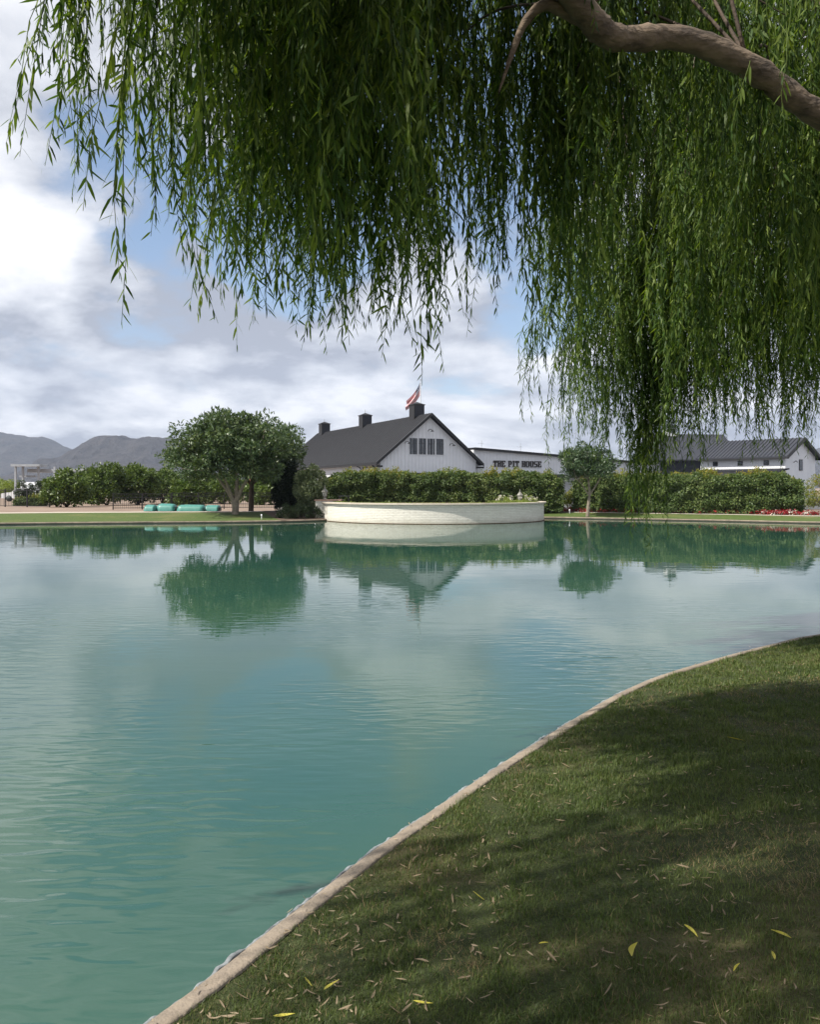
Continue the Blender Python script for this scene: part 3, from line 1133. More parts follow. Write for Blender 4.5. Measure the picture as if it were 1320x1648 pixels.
# ------------------------------------------------------------------ hedges
def hedge(name, label, path, width, height, n_leaf, seed, top_noise=0.26, base_z=0.4, h_end=None):
    """path: ground polyline; leaves crowd the faces of a clipped but shaggy body"""
    g = np.random.default_rng(seed)
    root = empty(name, (0, 0, 0), 0, label, 'hedge')
    pts = catmull([Vector((x, y, 0)) for x, y in path], 14)
    P = np.array([(p.x, p.y) for p in pts])
    seg = np.linalg.norm(np.diff(P, axis=0), axis=1)
    s = np.r_[0, np.cumsum(seg)]
    T = s[-1]

    def place(u, a, h):
        """u metres along, a across (-1..1), h height"""
        x = np.interp(u, s, P[:, 0])
        y = np.interp(u, s, P[:, 1])
        x2 = np.interp(np.minimum(u + .05, T), s, P[:, 0]) - np.interp(np.maximum(u - .05, 0), s, P[:, 0])
        y2 = np.interp(np.minimum(u + .05, T), s, P[:, 1]) - np.interp(np.maximum(u - .05, 0), s, P[:, 1])
        t = unit(np.c_[x2, y2])
        nx, ny = t[:, 1], -t[:, 0]
        return np.c_[x + nx * a * width / 2, y + ny * a * width / 2, base_z + h], np.c_[nx, ny, np.zeros(len(nx))]

    def lump(u, b):
        return np.array([mnoise.noise(Vector((q * 0.9, w * 1.3, seed))) for q, w in zip(u, b)])

    def top_h(u):
        k = np.array([mnoise.noise(Vector((q * 0.75, 3.0, seed))) + 0.6 * mnoise.noise(Vector((q * 2.2, 8.0, seed))) for q in u])
        hh = height + top_noise * k
        e = np.minimum(u, T - u)
        return hh * (0.80 + 0.20 * smooth01(e / 0.9))
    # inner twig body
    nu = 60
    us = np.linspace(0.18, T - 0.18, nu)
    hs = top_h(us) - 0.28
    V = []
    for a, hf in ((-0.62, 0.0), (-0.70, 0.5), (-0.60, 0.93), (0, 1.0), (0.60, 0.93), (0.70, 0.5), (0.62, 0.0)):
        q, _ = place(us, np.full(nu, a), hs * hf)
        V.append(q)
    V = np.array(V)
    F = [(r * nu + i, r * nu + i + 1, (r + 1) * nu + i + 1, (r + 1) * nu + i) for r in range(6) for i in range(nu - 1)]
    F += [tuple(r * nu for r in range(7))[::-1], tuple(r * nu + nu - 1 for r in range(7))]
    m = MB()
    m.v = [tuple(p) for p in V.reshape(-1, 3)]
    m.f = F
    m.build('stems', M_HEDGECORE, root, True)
    # face leaves
    n1 = int(n_leaf * 0.62)
    u = g.uniform(0, T, n1)
    th = top_h(u)
    hf = g.uniform(0.0, 1.0, n1)
    side = np.where(g.uniform(size=n1) < 0.72, 1.0, -1.0)
    lum = lump(u * 1.6, hf * 3.4)
    depth = np.abs(g.normal(0, 0.13, n1)) - 0.06
    a = side * (1.0 + lum * 0.5 - depth / (width / 2)) * np.where(hf > 0.85, 1 - (hf - 0.85) * 1.3, 1)
    pos, nn = place(u, a, th * hf)
    nrm = unit(nn * side[:, None] + rand_dirs(n1, g) * 0.7 + np.array([0, 0, 0.35]))
    dirv = unit(np.array([0, 0, -0.25]) + rand_dirs(n1, g) + nn * side[:, None] * 0.4)
    pa = leaf_arrays(pos, dirv, nrm, g.uniform(0.10, 0.20, n1), g.uniform(0.055, 0.095, n1))
    # both ends
    n3 = int(n_leaf * 0.06)
    ue = np.where(g.uniform(size=n3) < 0.5, 0.0, T) + g.normal(0, 0.10, n3)
    ae = g.uniform(-1, 1, n3)
    pos, nn = place(np.clip(ue, 0, T), ae, g.uniform(0, 1, n3) * height * 0.85)
    pos[:, :2] += g.normal(0, 0.08, (n3, 2))
    pe = leaf_arrays(pos, rand_dirs(n3, g), unit(rand_dirs(n3, g) + np.array([0, -.3, .4])), g.uniform(0.10, 0.20, n3), g.uniform(0.055, 0.095, n3))
    # top leaves, older
    n2 = int(n_leaf * 0.18)
    u = g.uniform(0, T, n2)
    a = g.uniform(-1, 1, n2)
    pos, nn = place(u, a, top_h(u) * (1 - 0.10 * a * a) - np.abs(g.normal(0, 0.08, n2)))
    pb = leaf_arrays(pos, unit(rand_dirs(n2, g) + np.array([0, 0, .3])), unit(rand_dirs(n2, g) * 0.7 + np.array([0, 0, 1.0])), g.uniform(0.10, 0.20, n2), g.uniform(0.055, 0.095, n2))
    v, f = join_arrays([pa, pe, pb])
    o = link('foliage', np_mesh('foliage', v, f, M_HEDGE), root)
    o['kind'] = 'stuff'
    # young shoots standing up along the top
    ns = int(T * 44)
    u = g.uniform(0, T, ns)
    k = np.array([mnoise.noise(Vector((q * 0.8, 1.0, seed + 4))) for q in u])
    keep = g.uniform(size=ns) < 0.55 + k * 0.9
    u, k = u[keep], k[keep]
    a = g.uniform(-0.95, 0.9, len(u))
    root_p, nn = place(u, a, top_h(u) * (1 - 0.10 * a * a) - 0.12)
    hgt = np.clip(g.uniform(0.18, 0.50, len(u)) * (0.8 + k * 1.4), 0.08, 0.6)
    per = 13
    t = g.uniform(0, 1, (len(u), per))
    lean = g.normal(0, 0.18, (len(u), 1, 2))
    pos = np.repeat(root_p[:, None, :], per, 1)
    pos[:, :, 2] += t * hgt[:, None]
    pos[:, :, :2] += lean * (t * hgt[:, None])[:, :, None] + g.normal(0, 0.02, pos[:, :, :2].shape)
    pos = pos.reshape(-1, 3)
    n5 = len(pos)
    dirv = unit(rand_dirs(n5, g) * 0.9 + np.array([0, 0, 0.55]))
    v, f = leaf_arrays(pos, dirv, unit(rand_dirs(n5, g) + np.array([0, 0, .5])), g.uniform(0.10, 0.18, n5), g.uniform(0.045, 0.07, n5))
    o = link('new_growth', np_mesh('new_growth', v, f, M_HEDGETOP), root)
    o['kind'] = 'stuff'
    return root


hedge('hedge', 'long shaggy green hedge behind the curved masonry wall', [(-5.3, 50.2), (-2, 51.2), (2, 51.6), (6, 51.6), (9.6, 51.4)], 1.7, 2.36, 40000, 31, base_z=0.42)
hedge('hedge', 'dense green hedge behind the red flowers on the right', [(10.9, 52.4), (14.0, 50.4), (18.0, 48.2), (22.6, 46.8)], 1.8, 2.25, 34000, 32, base_z=0.40)
p = at(935, 0, 53)
bush('shrub', 'low light green bush filling the gap between the two hedges', (p.x, 53, .4), (1.1, 0.8, 0.75), 30, 0.3, 110, (0.12, 0.05), M_HEDGETOP, 41)
p = at(1318, 0, 50)
bush('shrub', 'pale feathery bush past the right end of the hedge', (p.x + .9, 51, .4), (1.5, 1.2, 1.2), 40, 0.36, 110, (0.12, 0.05), M_HEDGETOP, 42)
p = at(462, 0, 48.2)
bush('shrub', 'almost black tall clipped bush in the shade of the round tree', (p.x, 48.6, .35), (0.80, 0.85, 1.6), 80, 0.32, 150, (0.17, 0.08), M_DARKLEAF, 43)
p = at(499, 0, 46.4)
bush('shrub', 'pale silvery leaved bush beside the lantern pier', (p.x, 46.9, .3), (0.85, 0.75, 1.40), 75, 0.30, 120, (0.16, 0.085), M_PALELEAF, 44)
for i, (px, D, rx, rz, lab) in enumerate([(462, 44.6, .55, .38, 'small dark shrub on the mulch at the lawn corner'), (482, 44.9, .6, .36, 'small dark shrub in the middle of the mulch bed'),
                                         (504, 45.6, .5, .34, 'small dark shrub on the mulch next to the wall')]):
    p = at(px, 0, D)
    bush('shrub', lab, (p.x, D, gz(p.x, D) - .02), (rx, rx * .8, rz), 22, 0.17, 90, (0.09, 0.035), M_LOWLEAF, 45 + i, 'low shrubs on the mulch bed')
p = at(452, 0, 44.9)
bush('flowering_plant', 'white flowering plant under the dark bush', (p.x, 44.9, gz(p.x, 44.9)), (.22, .2, .42), 12, 0.13, 30, (0.08, 0.05), M_PINKPETAL, 49, None, 'plant')

# red flowers under the right hedge
g = np.random.default_rng(77)
parts_r, parts_p, parts_g = [], [], []
ni = len(right_idx)
for i in range(900):
    k = right_idx[int(g.integers(int(ni * 0.44), ni - 1))]
    d = g.uniform(3.2, 4.25)
    q = OUT[k] + NORM[k] * d + g.uniform(-.25, .25, 2)
    z = gz(*q)
    c = np.array([[q[0], q[1], z + g.uniform(.06, .18)]])
    tone = mnoise.noise(Vector((q[0] * 0.55, q[1] * 0.5, 2)))
    if tone < 0.02 and i % 4:
        continue
    v = clump_leaves(c, np.array([.11]), 12, .09, .07, .6, g, .8)
    (parts_p if g.uniform() < 0.10 else parts_r).append(v)
    c2 = c - np.array([[0, 0, .09]])
    parts_g.append(clump_leaves(c2, np.array([.13]), 9, .09, .04, .7, g, .6))
fb = empty('flower_bed', (0, 0, 0), 0, 'row of red bedding flowers along the foot of the right hedge', 'flowers')
for nm, pr, mt in (('red_blooms', parts_r, M_REDPETAL), ('pale_blooms', parts_p, M_PINKPETAL), ('leaves', parts_g, M_LOWLEAF)):
    v, f = join_arrays(pr)
    o = link(nm, np_mesh(nm, v, f, mt), fb)
    o['kind'] = 'stuff'

# ------------------------------------------------------------------ curved masonry wall
WC = Vector((1.34, 47.3))
WR = 6.42


def arc_wall(rin, rout, z0, z1, a0, a1, n, name, mat, parent, uvs=True, batter=0.0, jitter=0.0):
    V, F, U = [], [], []
    for i in range(n + 1):
        a = a0 + (a1 - a0) * i / n
        s, c = math.sin(a), -math.cos(a)
        j = jitter * mnoise.noise(Vector((a * 9, z0, 1)))
        for r, z in ((rin, z0), (rout + batter + j, z0), (rout + j, z1), (rin, z1)):
            V.append((WC.x + r * s, WC.y + r * c, z))
    me = bpy.data.meshes.new(name)
    for i in range(n):
        b = i * 4
        for k in range(4):
            k2 = (k + 1) % 4
            F.append((b + k, b + 4 + k, b + 4 + k2, b + k2))
    F.append((0, 1, 2, 3))
    e = n * 4
    F.append((e + 3, e + 2, e + 1, e))
    me.from_pydata(V, [], F)
    uvl = me.uv_layers.new(name='UVMap')
    for pl in me.polygons:
        for li, vi in zip(pl.loop_indices, pl.vertices):
            i, k = divmod(vi, 4)
            a = a0 + (a1 - a0) * i / n
            uvl.data[li].uv = (a * rout, V[vi][2] + (0.0 if k in (1, 2) else 0.3))
    me.materials.append(mat)
    me.update()
    o = link(name, me, parent)
    return o


wall = empty('retaining_wall', (0, 0, 0), 0, 'curved whitewashed masonry wall bulging into the water', 'wall')
arc_wall(WR - 0.35, WR, -0.3, 0.98, R(-86), R(97), 120, 'masonry', M_BRICK, wall)
arc_wall(WR - 0.40, WR + 0.13, 0.983, 1.055, R(-82), R(97), 120, 'cap', M_CAP, wall, jitter=0.02)
arc_wall(WR - 0.30, WR + 0.02, -0.3, 0.035, R(-86), R(97), 120, 'waterline', M_MULCH, wall)
# left pier
pa = R(-79)
pc = Vector((WC.x + math.sin(pa) * (WR - 0.12), WC.y - math.cos(pa) * (WR - 0.12), 0))
pier = MB().box((pc.x - .50, pc.y - .45, -.3), (pc.x + .47, pc.y + .55, 1.10))
me = pier.mesh('pier', M_BRICK)
uvl = me.uv_layers.new(name='UVMap')
for pl in me.polygons:
    for li, vi in zip(pl.loop_indices, pl.vertices):
        c = me.vertices[vi].co
        uvl.data[li].uv = ((c.x if abs(pl.normal.y) > .5 else c.y), c.z)
link('pier', me, wall)
MB().box((pc.x - .56, pc.y - .51, 1.103), (pc.x + .95, pc.y + .60, 1.18)).build('pier_cap', M_CAPRED, wall)
# terrace behind the wall
V = [(WC.x, WC.y, .93)] + [(WC.x + (WR - .38) * math.sin(a), WC.y - (WR - .38) * math.cos(a), .93) for a in np.linspace(R(-90), R(97), 60)]
V += [(WC.x + 6.2, 50.6, .93), (WC.x - 6.2, 50.4, .93)]
m = MB()
m.v = V
m.f = [(0, i, i + 1) for i in range(1, len(V) - 1)] + [(0, len(V) - 1, 1)]
tag(m.build('terrace_ground', M_MULCH), 'planted terrace behind the curved wall', kind='structure')
g = np.random.default_rng(91)
parts = []
for i in range(520):
    a = g.uniform(R(-70), R(93))
    r = WR - 0.45 - abs(g.normal(0, .16))
    c = np.array([[WC.x + r * math.sin(a), WC.y - r * math.cos(a), 1.0]])
    parts.append(clump_leaves(c, np.array([.09]), 14, .07, .028, .8, g, .6))
for i in range(160):
    a = g.uniform(R(30), R(84))
    r = WR - 0.5 - abs(g.normal(0, .35))
    c = np.array([[WC.x + r * math.sin(a), WC.y - r * math.cos(a), 1.06]])
    parts.append(clump_leaves(c, np.array([.13]), 16, .08, .03, .8, g, .6))
v, f = join_arrays(parts)
o = link('ground_cover', np_mesh('ground_cover', v, f, M_LIME))
tag(o, 'yellow green ground cover peeping over the wall cap', 'ground cover', kind='stuff')
for i, (px, D, lab) in enumerate([(812, 44.0, 'white blooming plant at the left of the right lantern'), (851, 44.9, 'white blooming plant at the right of the right lantern')]):
    p = at(px, 0, D)
    root = bush('flowering_plant', lab, (p.x, D, .93), (.42, .3, .20), 18, .13, 44, (.09, .04), M_LIME, 60 + i, 'white flowers on the terrace', 'plant', False)
    gg = np.random.default_rng(600 + i)
    cs = np.c_[gg.uniform(-.42, .42, 16), gg.uniform(-.25, .25, 16), gg.uniform(.25, .46, 16)]
    v, f = clump_leaves(cs, np.full(16, .06), 14, .06, .05, 1, gg)
    o = link('blooms', np_mesh('blooms', v, f, M_PINKPETAL), root)
    o['kind'] = 'stuff'


def lantern(loc, label):
    root = empty('pier_lantern', loc, 0.4, label, 'lantern', 'lanterns on the masonry wall')
    MB().lathe([(.13, 0), (.13, .05), (.07, .08), (.06, .15), (.12, .17)], 6).build('base', M_LANT, root)
    m = MB()
    for k in range(6):
        th = math.pi * 2 * k / 6
        m.tube([(.105 * math.cos(th), .105 * math.sin(th), .17), (.175 * math.cos(th), .175 * math.sin(th), .44)], .012, 4)
    m.build('frame', M_LANT, root)
    MB().lathe([(.095, .172), (.160, .435)], 6).build('glass', M_LGLASS, root)
    MB().lathe([(.20, .44), (.19, .46), (.09, .58), (.045, .62), (.045, .68), (.02, .70), (.028, .73), (.005, .80)], 6).build('roof', M_LANT, root)
    return root


M_LANT = plain('weathered_grey_metal', (0.22, 0.21, 0.18), 0.6, (0.14, 0.135, 0.12), 6)
M_LGLASS = plain('frosted_lantern_glass', (0.42, 0.42, 0.38), 0.2, (0.34, 0.34, 0.31), 3)
lantern((pc.x - .02, pc.y, 1.18), 'grey lantern standing on the left pier of the wall')
p = at(837, 0, 45.6)
lantern((p.x, 45.6, .98), 'grey lantern among white flowers at the right of the wall')
p = at(553, 0, 45.5)
root = empty('patio_table', (p.x, 46.0, .93), 0, 'dark low table top showing above the wall beside the pier', 'table')
MB().box((-.32, -.3, .42), (.32, .3, .47)).build('table_top', M_BLACK, root)
for sx in (-1, 1):
    for sy in (-1, 1):
        MB().box((sx * .26 - .02, sy * .24 - .02, 0), (sx * .26 + .02, sy * .24 + .02, .42)).build('leg', M_BLACK, root)
root = empty('handrail', (pc.x - .5, pc.y + .3, 0), 0, 'short grey handrail rising to the left pier', 'handrail')
for dz in (0.0, -0.16):
    MB().tube([(0.05, .1, 1.22 + dz), (-.35, .25, 1.62 + dz), (-.55, .35, 1.72 + dz)], .022, 6).build('rail', M_STEEL, root, True)
MB().tube([(-.5, .33, .35), (-.5, .33, 1.68)], .022, 6).build('post', M_STEEL, root, True)

# small white marker and path lights on the far lawns
def path_light(px, py, D, label):
    p = at(px, py, D)
    root = empty('path_light', (p.x, D, gz(p.x, D)), 0, label, 'path light', 'small white path lights')
    root.scale = (.75, .75, .8)
    MB().tube([(0, 0, 0), (0, 0, .26)], .022, 8).build('stake', M_WHITE, root, True)
    MB().lathe([(.028, .24), (.055, .27), (.055, .36), (.012, .40)], 10).build('lamp_head', M_WHITE, root, True)


path_light(421, 833, 43.5, 'small white path light on the left lawn near the mulch bed')
path_light(917, 816, 50.2, 'small white path light by the hedge left of the small tree')

# ------------------------------------------------------------------ teal boats, upside down on the far left bank
def boat(x0, x1, y_top, D, label, taper_l, taper_r, hum, dark_r):
    a = at(x0, y_top, D)
    b = at(x1, y_top, D)
    Ln = b.x - a.x
    H = a.z - 0.40
    root = empty('overturned_boat', (a.x, D, 0.40), 0, label, 'boat', 'teal boats lying on the far bank')
    n, k = 16, 9
    V, F = [], []
    Wd = 0.95
    for i in range(n + 1):
        t = i / n
        tl = min(1, t / max(taper_l, .01))
        trr = min(1, (1 - t) / max(taper_r, .01))
        s = (1 - (1 - tl) ** 2) * (1 - (1 - trr) ** 2)
        s = max(s, 0.06)
        hh = H * (0.25 + 0.75 * s ** .6) * (1 + hum * math.sin(math.pi * t) - hum * .6 * t)
        for j in range(k):
            th = math.pi * j / (k - 1)
            yy = -math.cos(th)
            zz = math.sin(th) ** 0.55
            V.append((t * Ln, yy * Wd / 2 * (0.35 + 0.65 * s), zz * hh))
    for i in range(n):
        for j in range(k - 1):
            F.append((i * k + j, i * k + j + 1, (i + 1) * k + j + 1, (i + 1) * k + j))
    F.append(tuple(range(k))[::-1])
    F.append(tuple(n * k + j for j in range(k)))
    m = MB()
    m.v, m.f = V, F
    m.build('hull', M_TEAL, root, True)
    g1 = MB()
    for side in (-1, 1):
        pts = [(t * Ln, side * (Wd / 2 + .015) * (0.35 + 0.65 * max(.06, (1 - (1 - min(1, t / max(taper_l, .01))) ** 2) * (1 - (1 - min(1, (1 - t) / max(taper_r, .01))) ** 2))), .03) for t in np.linspace(0, 1, 17)]
        g1.tube(pts, .028, 6)
    g1.build('gunwale', M_TEAL, root, True)
    MB().tube([(Ln * .06, 0, H * .5), (Ln * .25, 0, H * (1 + hum * .6) * .99), (Ln * .75, 0, H * (1 + hum * .3) * .97), (Ln * .94, 0, H * .5)], .018, 6).build('keel', M_TEAL, root, True)
    if dark_r:
        MB().box((Ln - .02, -.26, 0.02), (Ln + .035, .26, H * .62)).build('transom', M_DARKRUB, root)
    return root


boat(233, 252, 812.5, 50.0, 'short teal hull at the far left of the row of boats', .25, .12, 0.0, False)
boat(251, 284, 811.0, 50.3, 'humped teal hull with dark edge, second in the row', .30, .10, 0.06, True)
boat(286, 332, 812.5, 50.0, 'longest low teal hull in the middle of the row', .12, .12, 0.02, False)
boat(331, 354, 813.0, 50.3, 'boxy teal hull with dark end next to the pale trunk', .12, .06, 0.0, True)

# ------------------------------------------------------------------ iron fences
def fence(label, p0, p1, height, npost, pickets, group='black iron fences on the far left bank', rails=(0.12, 0.9)):
    a, b = Vector((*p0, 0)), Vector((*p1, 0))
    ln = (b - a).length
    root = empty('iron_fence', (a.x, a.y, 0.37), math.atan2(b.y - a.y, b.x - a.x), label, 'fence', group)
    me = MB().box((-.035, -.035, 0), (.035, .035, height)).mesh('post', M_BLACK)
    for i in range(npost):
        o = link('post', me, root)
        o.location = (ln * i / (npost - 1), 0, 0)
    for r in rails:
        MB().box((0.036, -.018, height * r - .02), (ln - .036, .018, height * r + .02)).build('rail', M_BLACK, root)
    if pickets:
        m = MB()
        n = int(ln / pickets)
        for i in range(1, n):
            x = ln * i / n
            m.box((x - .009, -.009, .06), (x + .009, .009, height * .97))
        o = m.build('pickets', M_BLACK, root)
        o['kind'] = 'stuff'
    return root


pA, pB = at(-60, 0, 64), at(80, 0, 61)
fence('wide black rail fence with three posts at the far left', (pA.x, 64), (pB.x, 61), 1.42, 5, 0.16, rails=(0.06, 0.90))
pA, pB = at(182, 0, 54.5), at(275, 0, 55.5)
fence('black picket fence panel behind the left teal boats', (pA.x, 54.5), (pB.x, 55.5), 1.12, 3, 0.12, rails=(0.1, 0.72, 0.95))
pA, pB = at(277, 0, 55.6), at(442, 0, 57)
fence('black picket fence running behind the tree trunks', (pA.x, 55.6), (pB.x, 57), 1.15, 5, 0.12, rails=(0.1, 0.78, 0.97))

# ------------------------------------------------------------------ far left yard: shade frame, vehicle, clipped shrubs, low building
D = 84
root = empty('pergola', (at(24, 0, D).x, D, .37), 0, 'pale steel pergola behind the far left fence', 'pergola')
X = lambda px: (px - 24) * D / FPX
Zp = lambda py: EYE - (py - HOR) * D / FPX - .37
for px in (25, 37, 62, 88):
    MB().box((X(px) - .09, -.09, 0), (X(px) + .09, .09, Zp(751))).build('post', M_STEEL, root)
MB().box((X(24), -.9, Zp(751)), (X(70), .9, Zp(747.5))).build('roof_beam', M_STEEL, root)
MB().box((X(37), .95, Zp(760)), (X(100), 2.6, Zp(754.5))).build('lower_canopy', M_STEEL, root)
MB().box((X(100.4), 1.2, Zp(758)), (X(142), 2.5, Zp(754))).build('side_canopy', M_STEEL, root)
MB().box((X(24), .95, Zp(768)), (X(50), 1.1, Zp(765))).build('cross_beam', M_STEEL, root)
D = 90
root = empty('trailer', (at(40, 0, D).x, D, .37), 0, 'white boxy trailer under the steel pergola', 'trailer')
wpx = D / FPX
MB().box((0, -1, .5), (27 * wpx, 1, 2.1)).build('body', M_WHITE, root)
MB().box((2 * wpx, -1.02, 1.2), (8 * wpx, -1.0, 1.75)).build('window', M_GLASS, root)
MB().box((14 * wpx, -1.02, .55), (19 * wpx, -1.0, 1.9)).build('door', M_STEEL, root)
for xx in (7, 20):
    mm = MB().tube([(xx * wpx, -1.03, .33), (xx * wpx, -.8, .33)], .33, 14)
    mm.build('wheel', M_DARKRUB, root, True)
D = 88
root = empty('parked_car', (at(8, 0, D).x, D, .37), 0, 'white parked car partly hidden behind the far left fence', 'car')
prof = [(0, .35), (0, .85), (.5, .95), (1.1, 1.0), (1.6, 1.42), (2.9, 1.45), (3.6, 1.02), (4.3, .92), (4.35, .35)]
MB().prism(prof, -.85, .85).build('body', M_WHITE, root)
MB().prism([(1.25, 1.02), (1.67, 1.36), (2.85, 1.39), (3.38, 1.02)], -.86, -.852).build('window', M_GLASS, root)
for xx in (.85, 3.45):
    MB().tube([(xx, -.87, .33), (xx, -.65, .33)], .33, 14).build('wheel', M_DARKRUB, root, True)
for i, (px, lab) in enumerate([(35, 'leftmost round clipped shrub behind the fence'), (48, 'middle round clipped shrub behind the fence'), (63, 'rightmost round clipped shrub behind the fence')]):
    p = at(px, 0, 68)
    bush('shrub', lab, (p.x, 68, .38), (.5, .5, 1.05 if i != 1 else .98), 26, .2, 90, (.12, .05), M_LOWLEAF, 70 + i, 'round clipped shrubs in the far yard')
pA = at(26, 0, 66.5)
root = hedge('hedge', 'low dark clipped hedge beneath the round shrubs at far left', [(pA.x, 66.5), (pA.x + 1.2, 66.5), (at(74, 0, 66.5).x, 66.5)], .8, .62, 5000, 74, .05, .38)
for i, (px, D, rx, rz, lab) in enumerate([(8, 120, 3.4, 1.3, 'pale green desert shrub at the far left edge'), (33, 130, 3.2, 1.15, 'pale green desert shrub behind the white car')]):
    p = at(px, 0, D)
    bush('shrub', lab, (p.x, D, .37), (rx, rx, rz), 50, .6, 90, (.3, .12), M_LIME if i == 0 else M_CITRUS, 80 + i, 'desert shrubs beyond the yard')

D = 96
p = at(395, 0, D)
root = empty('low_building', (p.x, D, .37), 0, 'low cream building with terracotta roof behind the tree trunks', 'building')
MB().box((0, 0, 0), (4.6, 5, 1.75)).build('wall', M_CREAM, root)
MB().prism([(-.4, 1.75), (5.0, 1.75), (4.2, 2.6), (.4, 2.6)], -.4, 5.4).build('roof', M_TERRA, root)
MB().box((2.0, -.03, .7), (2.8, -.005, 1.4)).build('window', M_GLASS, root)
p = at(306, 0, 98)
root = empty('shed', (p.x, 98, .37), 0, 'long pale flat roofed shed behind the citrus trees', 'shed')
MB().box((0, 0, 0), (3.6, 4, 1.3)).build('wall', M_CREAM, root)
MB().box((-.3, -.3, 1.3), (3.9, 4.3, 1.52)).build('roof', M_WHITE, root)

# ------------------------------------------------------------------ the long barn with dark roof
BRZ = math.atan2(0.44, 0.898)
barn = empty('white_barn', (-2.95, 80.0, .36), BRZ, 'long white barn with charcoal roof and three black cupolas', 'barn')
BW, BL, EZ, RZ = 11.0, 33.5, 4.33, 8.86         # width, length, eave and ridge above its ground
MB().prism([(0, 0), (BW, 0), (BW, EZ), (BW / 2, RZ - .16), (0, EZ)], 0, BL).build('wall', M_WHITE, barn)
m = MB()
for i in range(1, 28):
    x = BW * i / 28
    zt = EZ + (RZ - .16 - EZ) * (1 - abs(x - BW / 2) / (BW / 2))
    m.box((x - .025, -.03, 3.0), (x + .025, -.001, zt - .02))
o = m.build('siding_battens', M_BATTEN, barn)
o['kind'] = 'stuff'
sl = (RZ - EZ) / (BW / 2)
ov = .62
for sgn, nm in ((-1, 'roof'), (1, 'roof')):
    xe = BW / 2 + sgn * (BW / 2 + ov)
    ze = EZ - ov * sl
    prof = [(BW / 2, RZ), (xe, ze + .0), (xe, ze + .20), (BW / 2, RZ + .22)]
    if sgn > 0:
        prof = prof[::-1]
    MB().prism(prof, -.55, BL + .5).build(nm, M_BLACKROOF, barn)
    # dark rake board and boxed eave return
    prof2 = [(BW / 2 + sgn * .002, RZ + .225), (xe + sgn * .02, ze + .21), (xe + sgn * .02, ze - .12), (BW / 2 + sgn * .002, RZ - .10)]
    MB().prism(prof2 if sgn < 0 else prof2[::-1], -.60, -.552).build('rake_board', M_BLACK, barn)
    x0, x1 = sorted((xe + sgn * .02, xe - sgn * .62))
    MB().box((x0, -.60, ze - .30), (x1, -.02, ze - .122)).build('eave_return', M_BLACK, barn)
MB().box((-.66, -.5, EZ - ov * sl - .10), (-.58, BL, EZ - ov * sl + .02)).build('gutter', M_BLACK, barn)
MB().tube([(-.62, .6, EZ - ov * sl - .1), (-.3, .65, EZ - .75), (-.07, .65, EZ - 1.0), (-.07, .65, .1)], .05, 6).build('downpipe', M_BLACK, barn, True)
MB().tube([(-.62, 4.6, EZ - ov * sl - .1), (-.3, 4.6, EZ - .75), (-.07, 4.6, EZ - 1.0), (-.07, 4.6, .1)], .05, 6).build('downpipe', M_BLACK, barn, True)
MB().box((.1, -1.0, 2.72), (BW - .1, -.001, 2.98)).build('porch_roof', M_BLACK, barn)
# four tall gable windows
for i in range(4):
    x0 = 3.22 + i * 1.005
    fr = MB()
    for q in ((x0 - .06, 4.80, x0 + .0, 6.56), (x0 + .87, 4.80, x0 + .93, 6.56)):
        fr.box((q[0], -.07, q[1]), (q[2], -.001, q[3]))
    fr.box((x0, -.07, 4.80), (x0 + .87, -.001, 4.86))
    fr.box((x0, -.07, 6.50), (x0 + .87, -.001, 6.56))
    w = fr.build('window', M_BATTEN, barn)
    MB().box((x0 + .002, -.03, 4.862), (x0 + .868, -.003, 6.498)).build('pane', M_GLASS, w)
    mu = MB().box((x0 + .42, -.045, 4.862), (x0 + .45, -.031, 6.498)).box((x0 + .002, -.044, 5.95), (x0 + .419, -.0305, 5.98)).box((x0 + .451, -.044, 5.95), (x0 + .868, -.0305, 5.98))
    mu.build('muntin', M_BLACK, w)
# gooseneck lamps
for x, z in ((5.35, 7.25), (2.75, 5.95), (7.85, 5.85)):
    lm = MB().tube([(x, -.0, z), (x, -.18, z + .16), (x + .1, -.42, z + .18), (x + .22, -.5, z + .05)], .03, 6).build('wall_lamp', M_BLACK, barn, True)
    MB().lathe([(.05, .10), (.17, 0), (.18, -.02)], 12, (x + .22, -.5, z - .04)).build('lamp_shade', M_BLACK, lm, True)
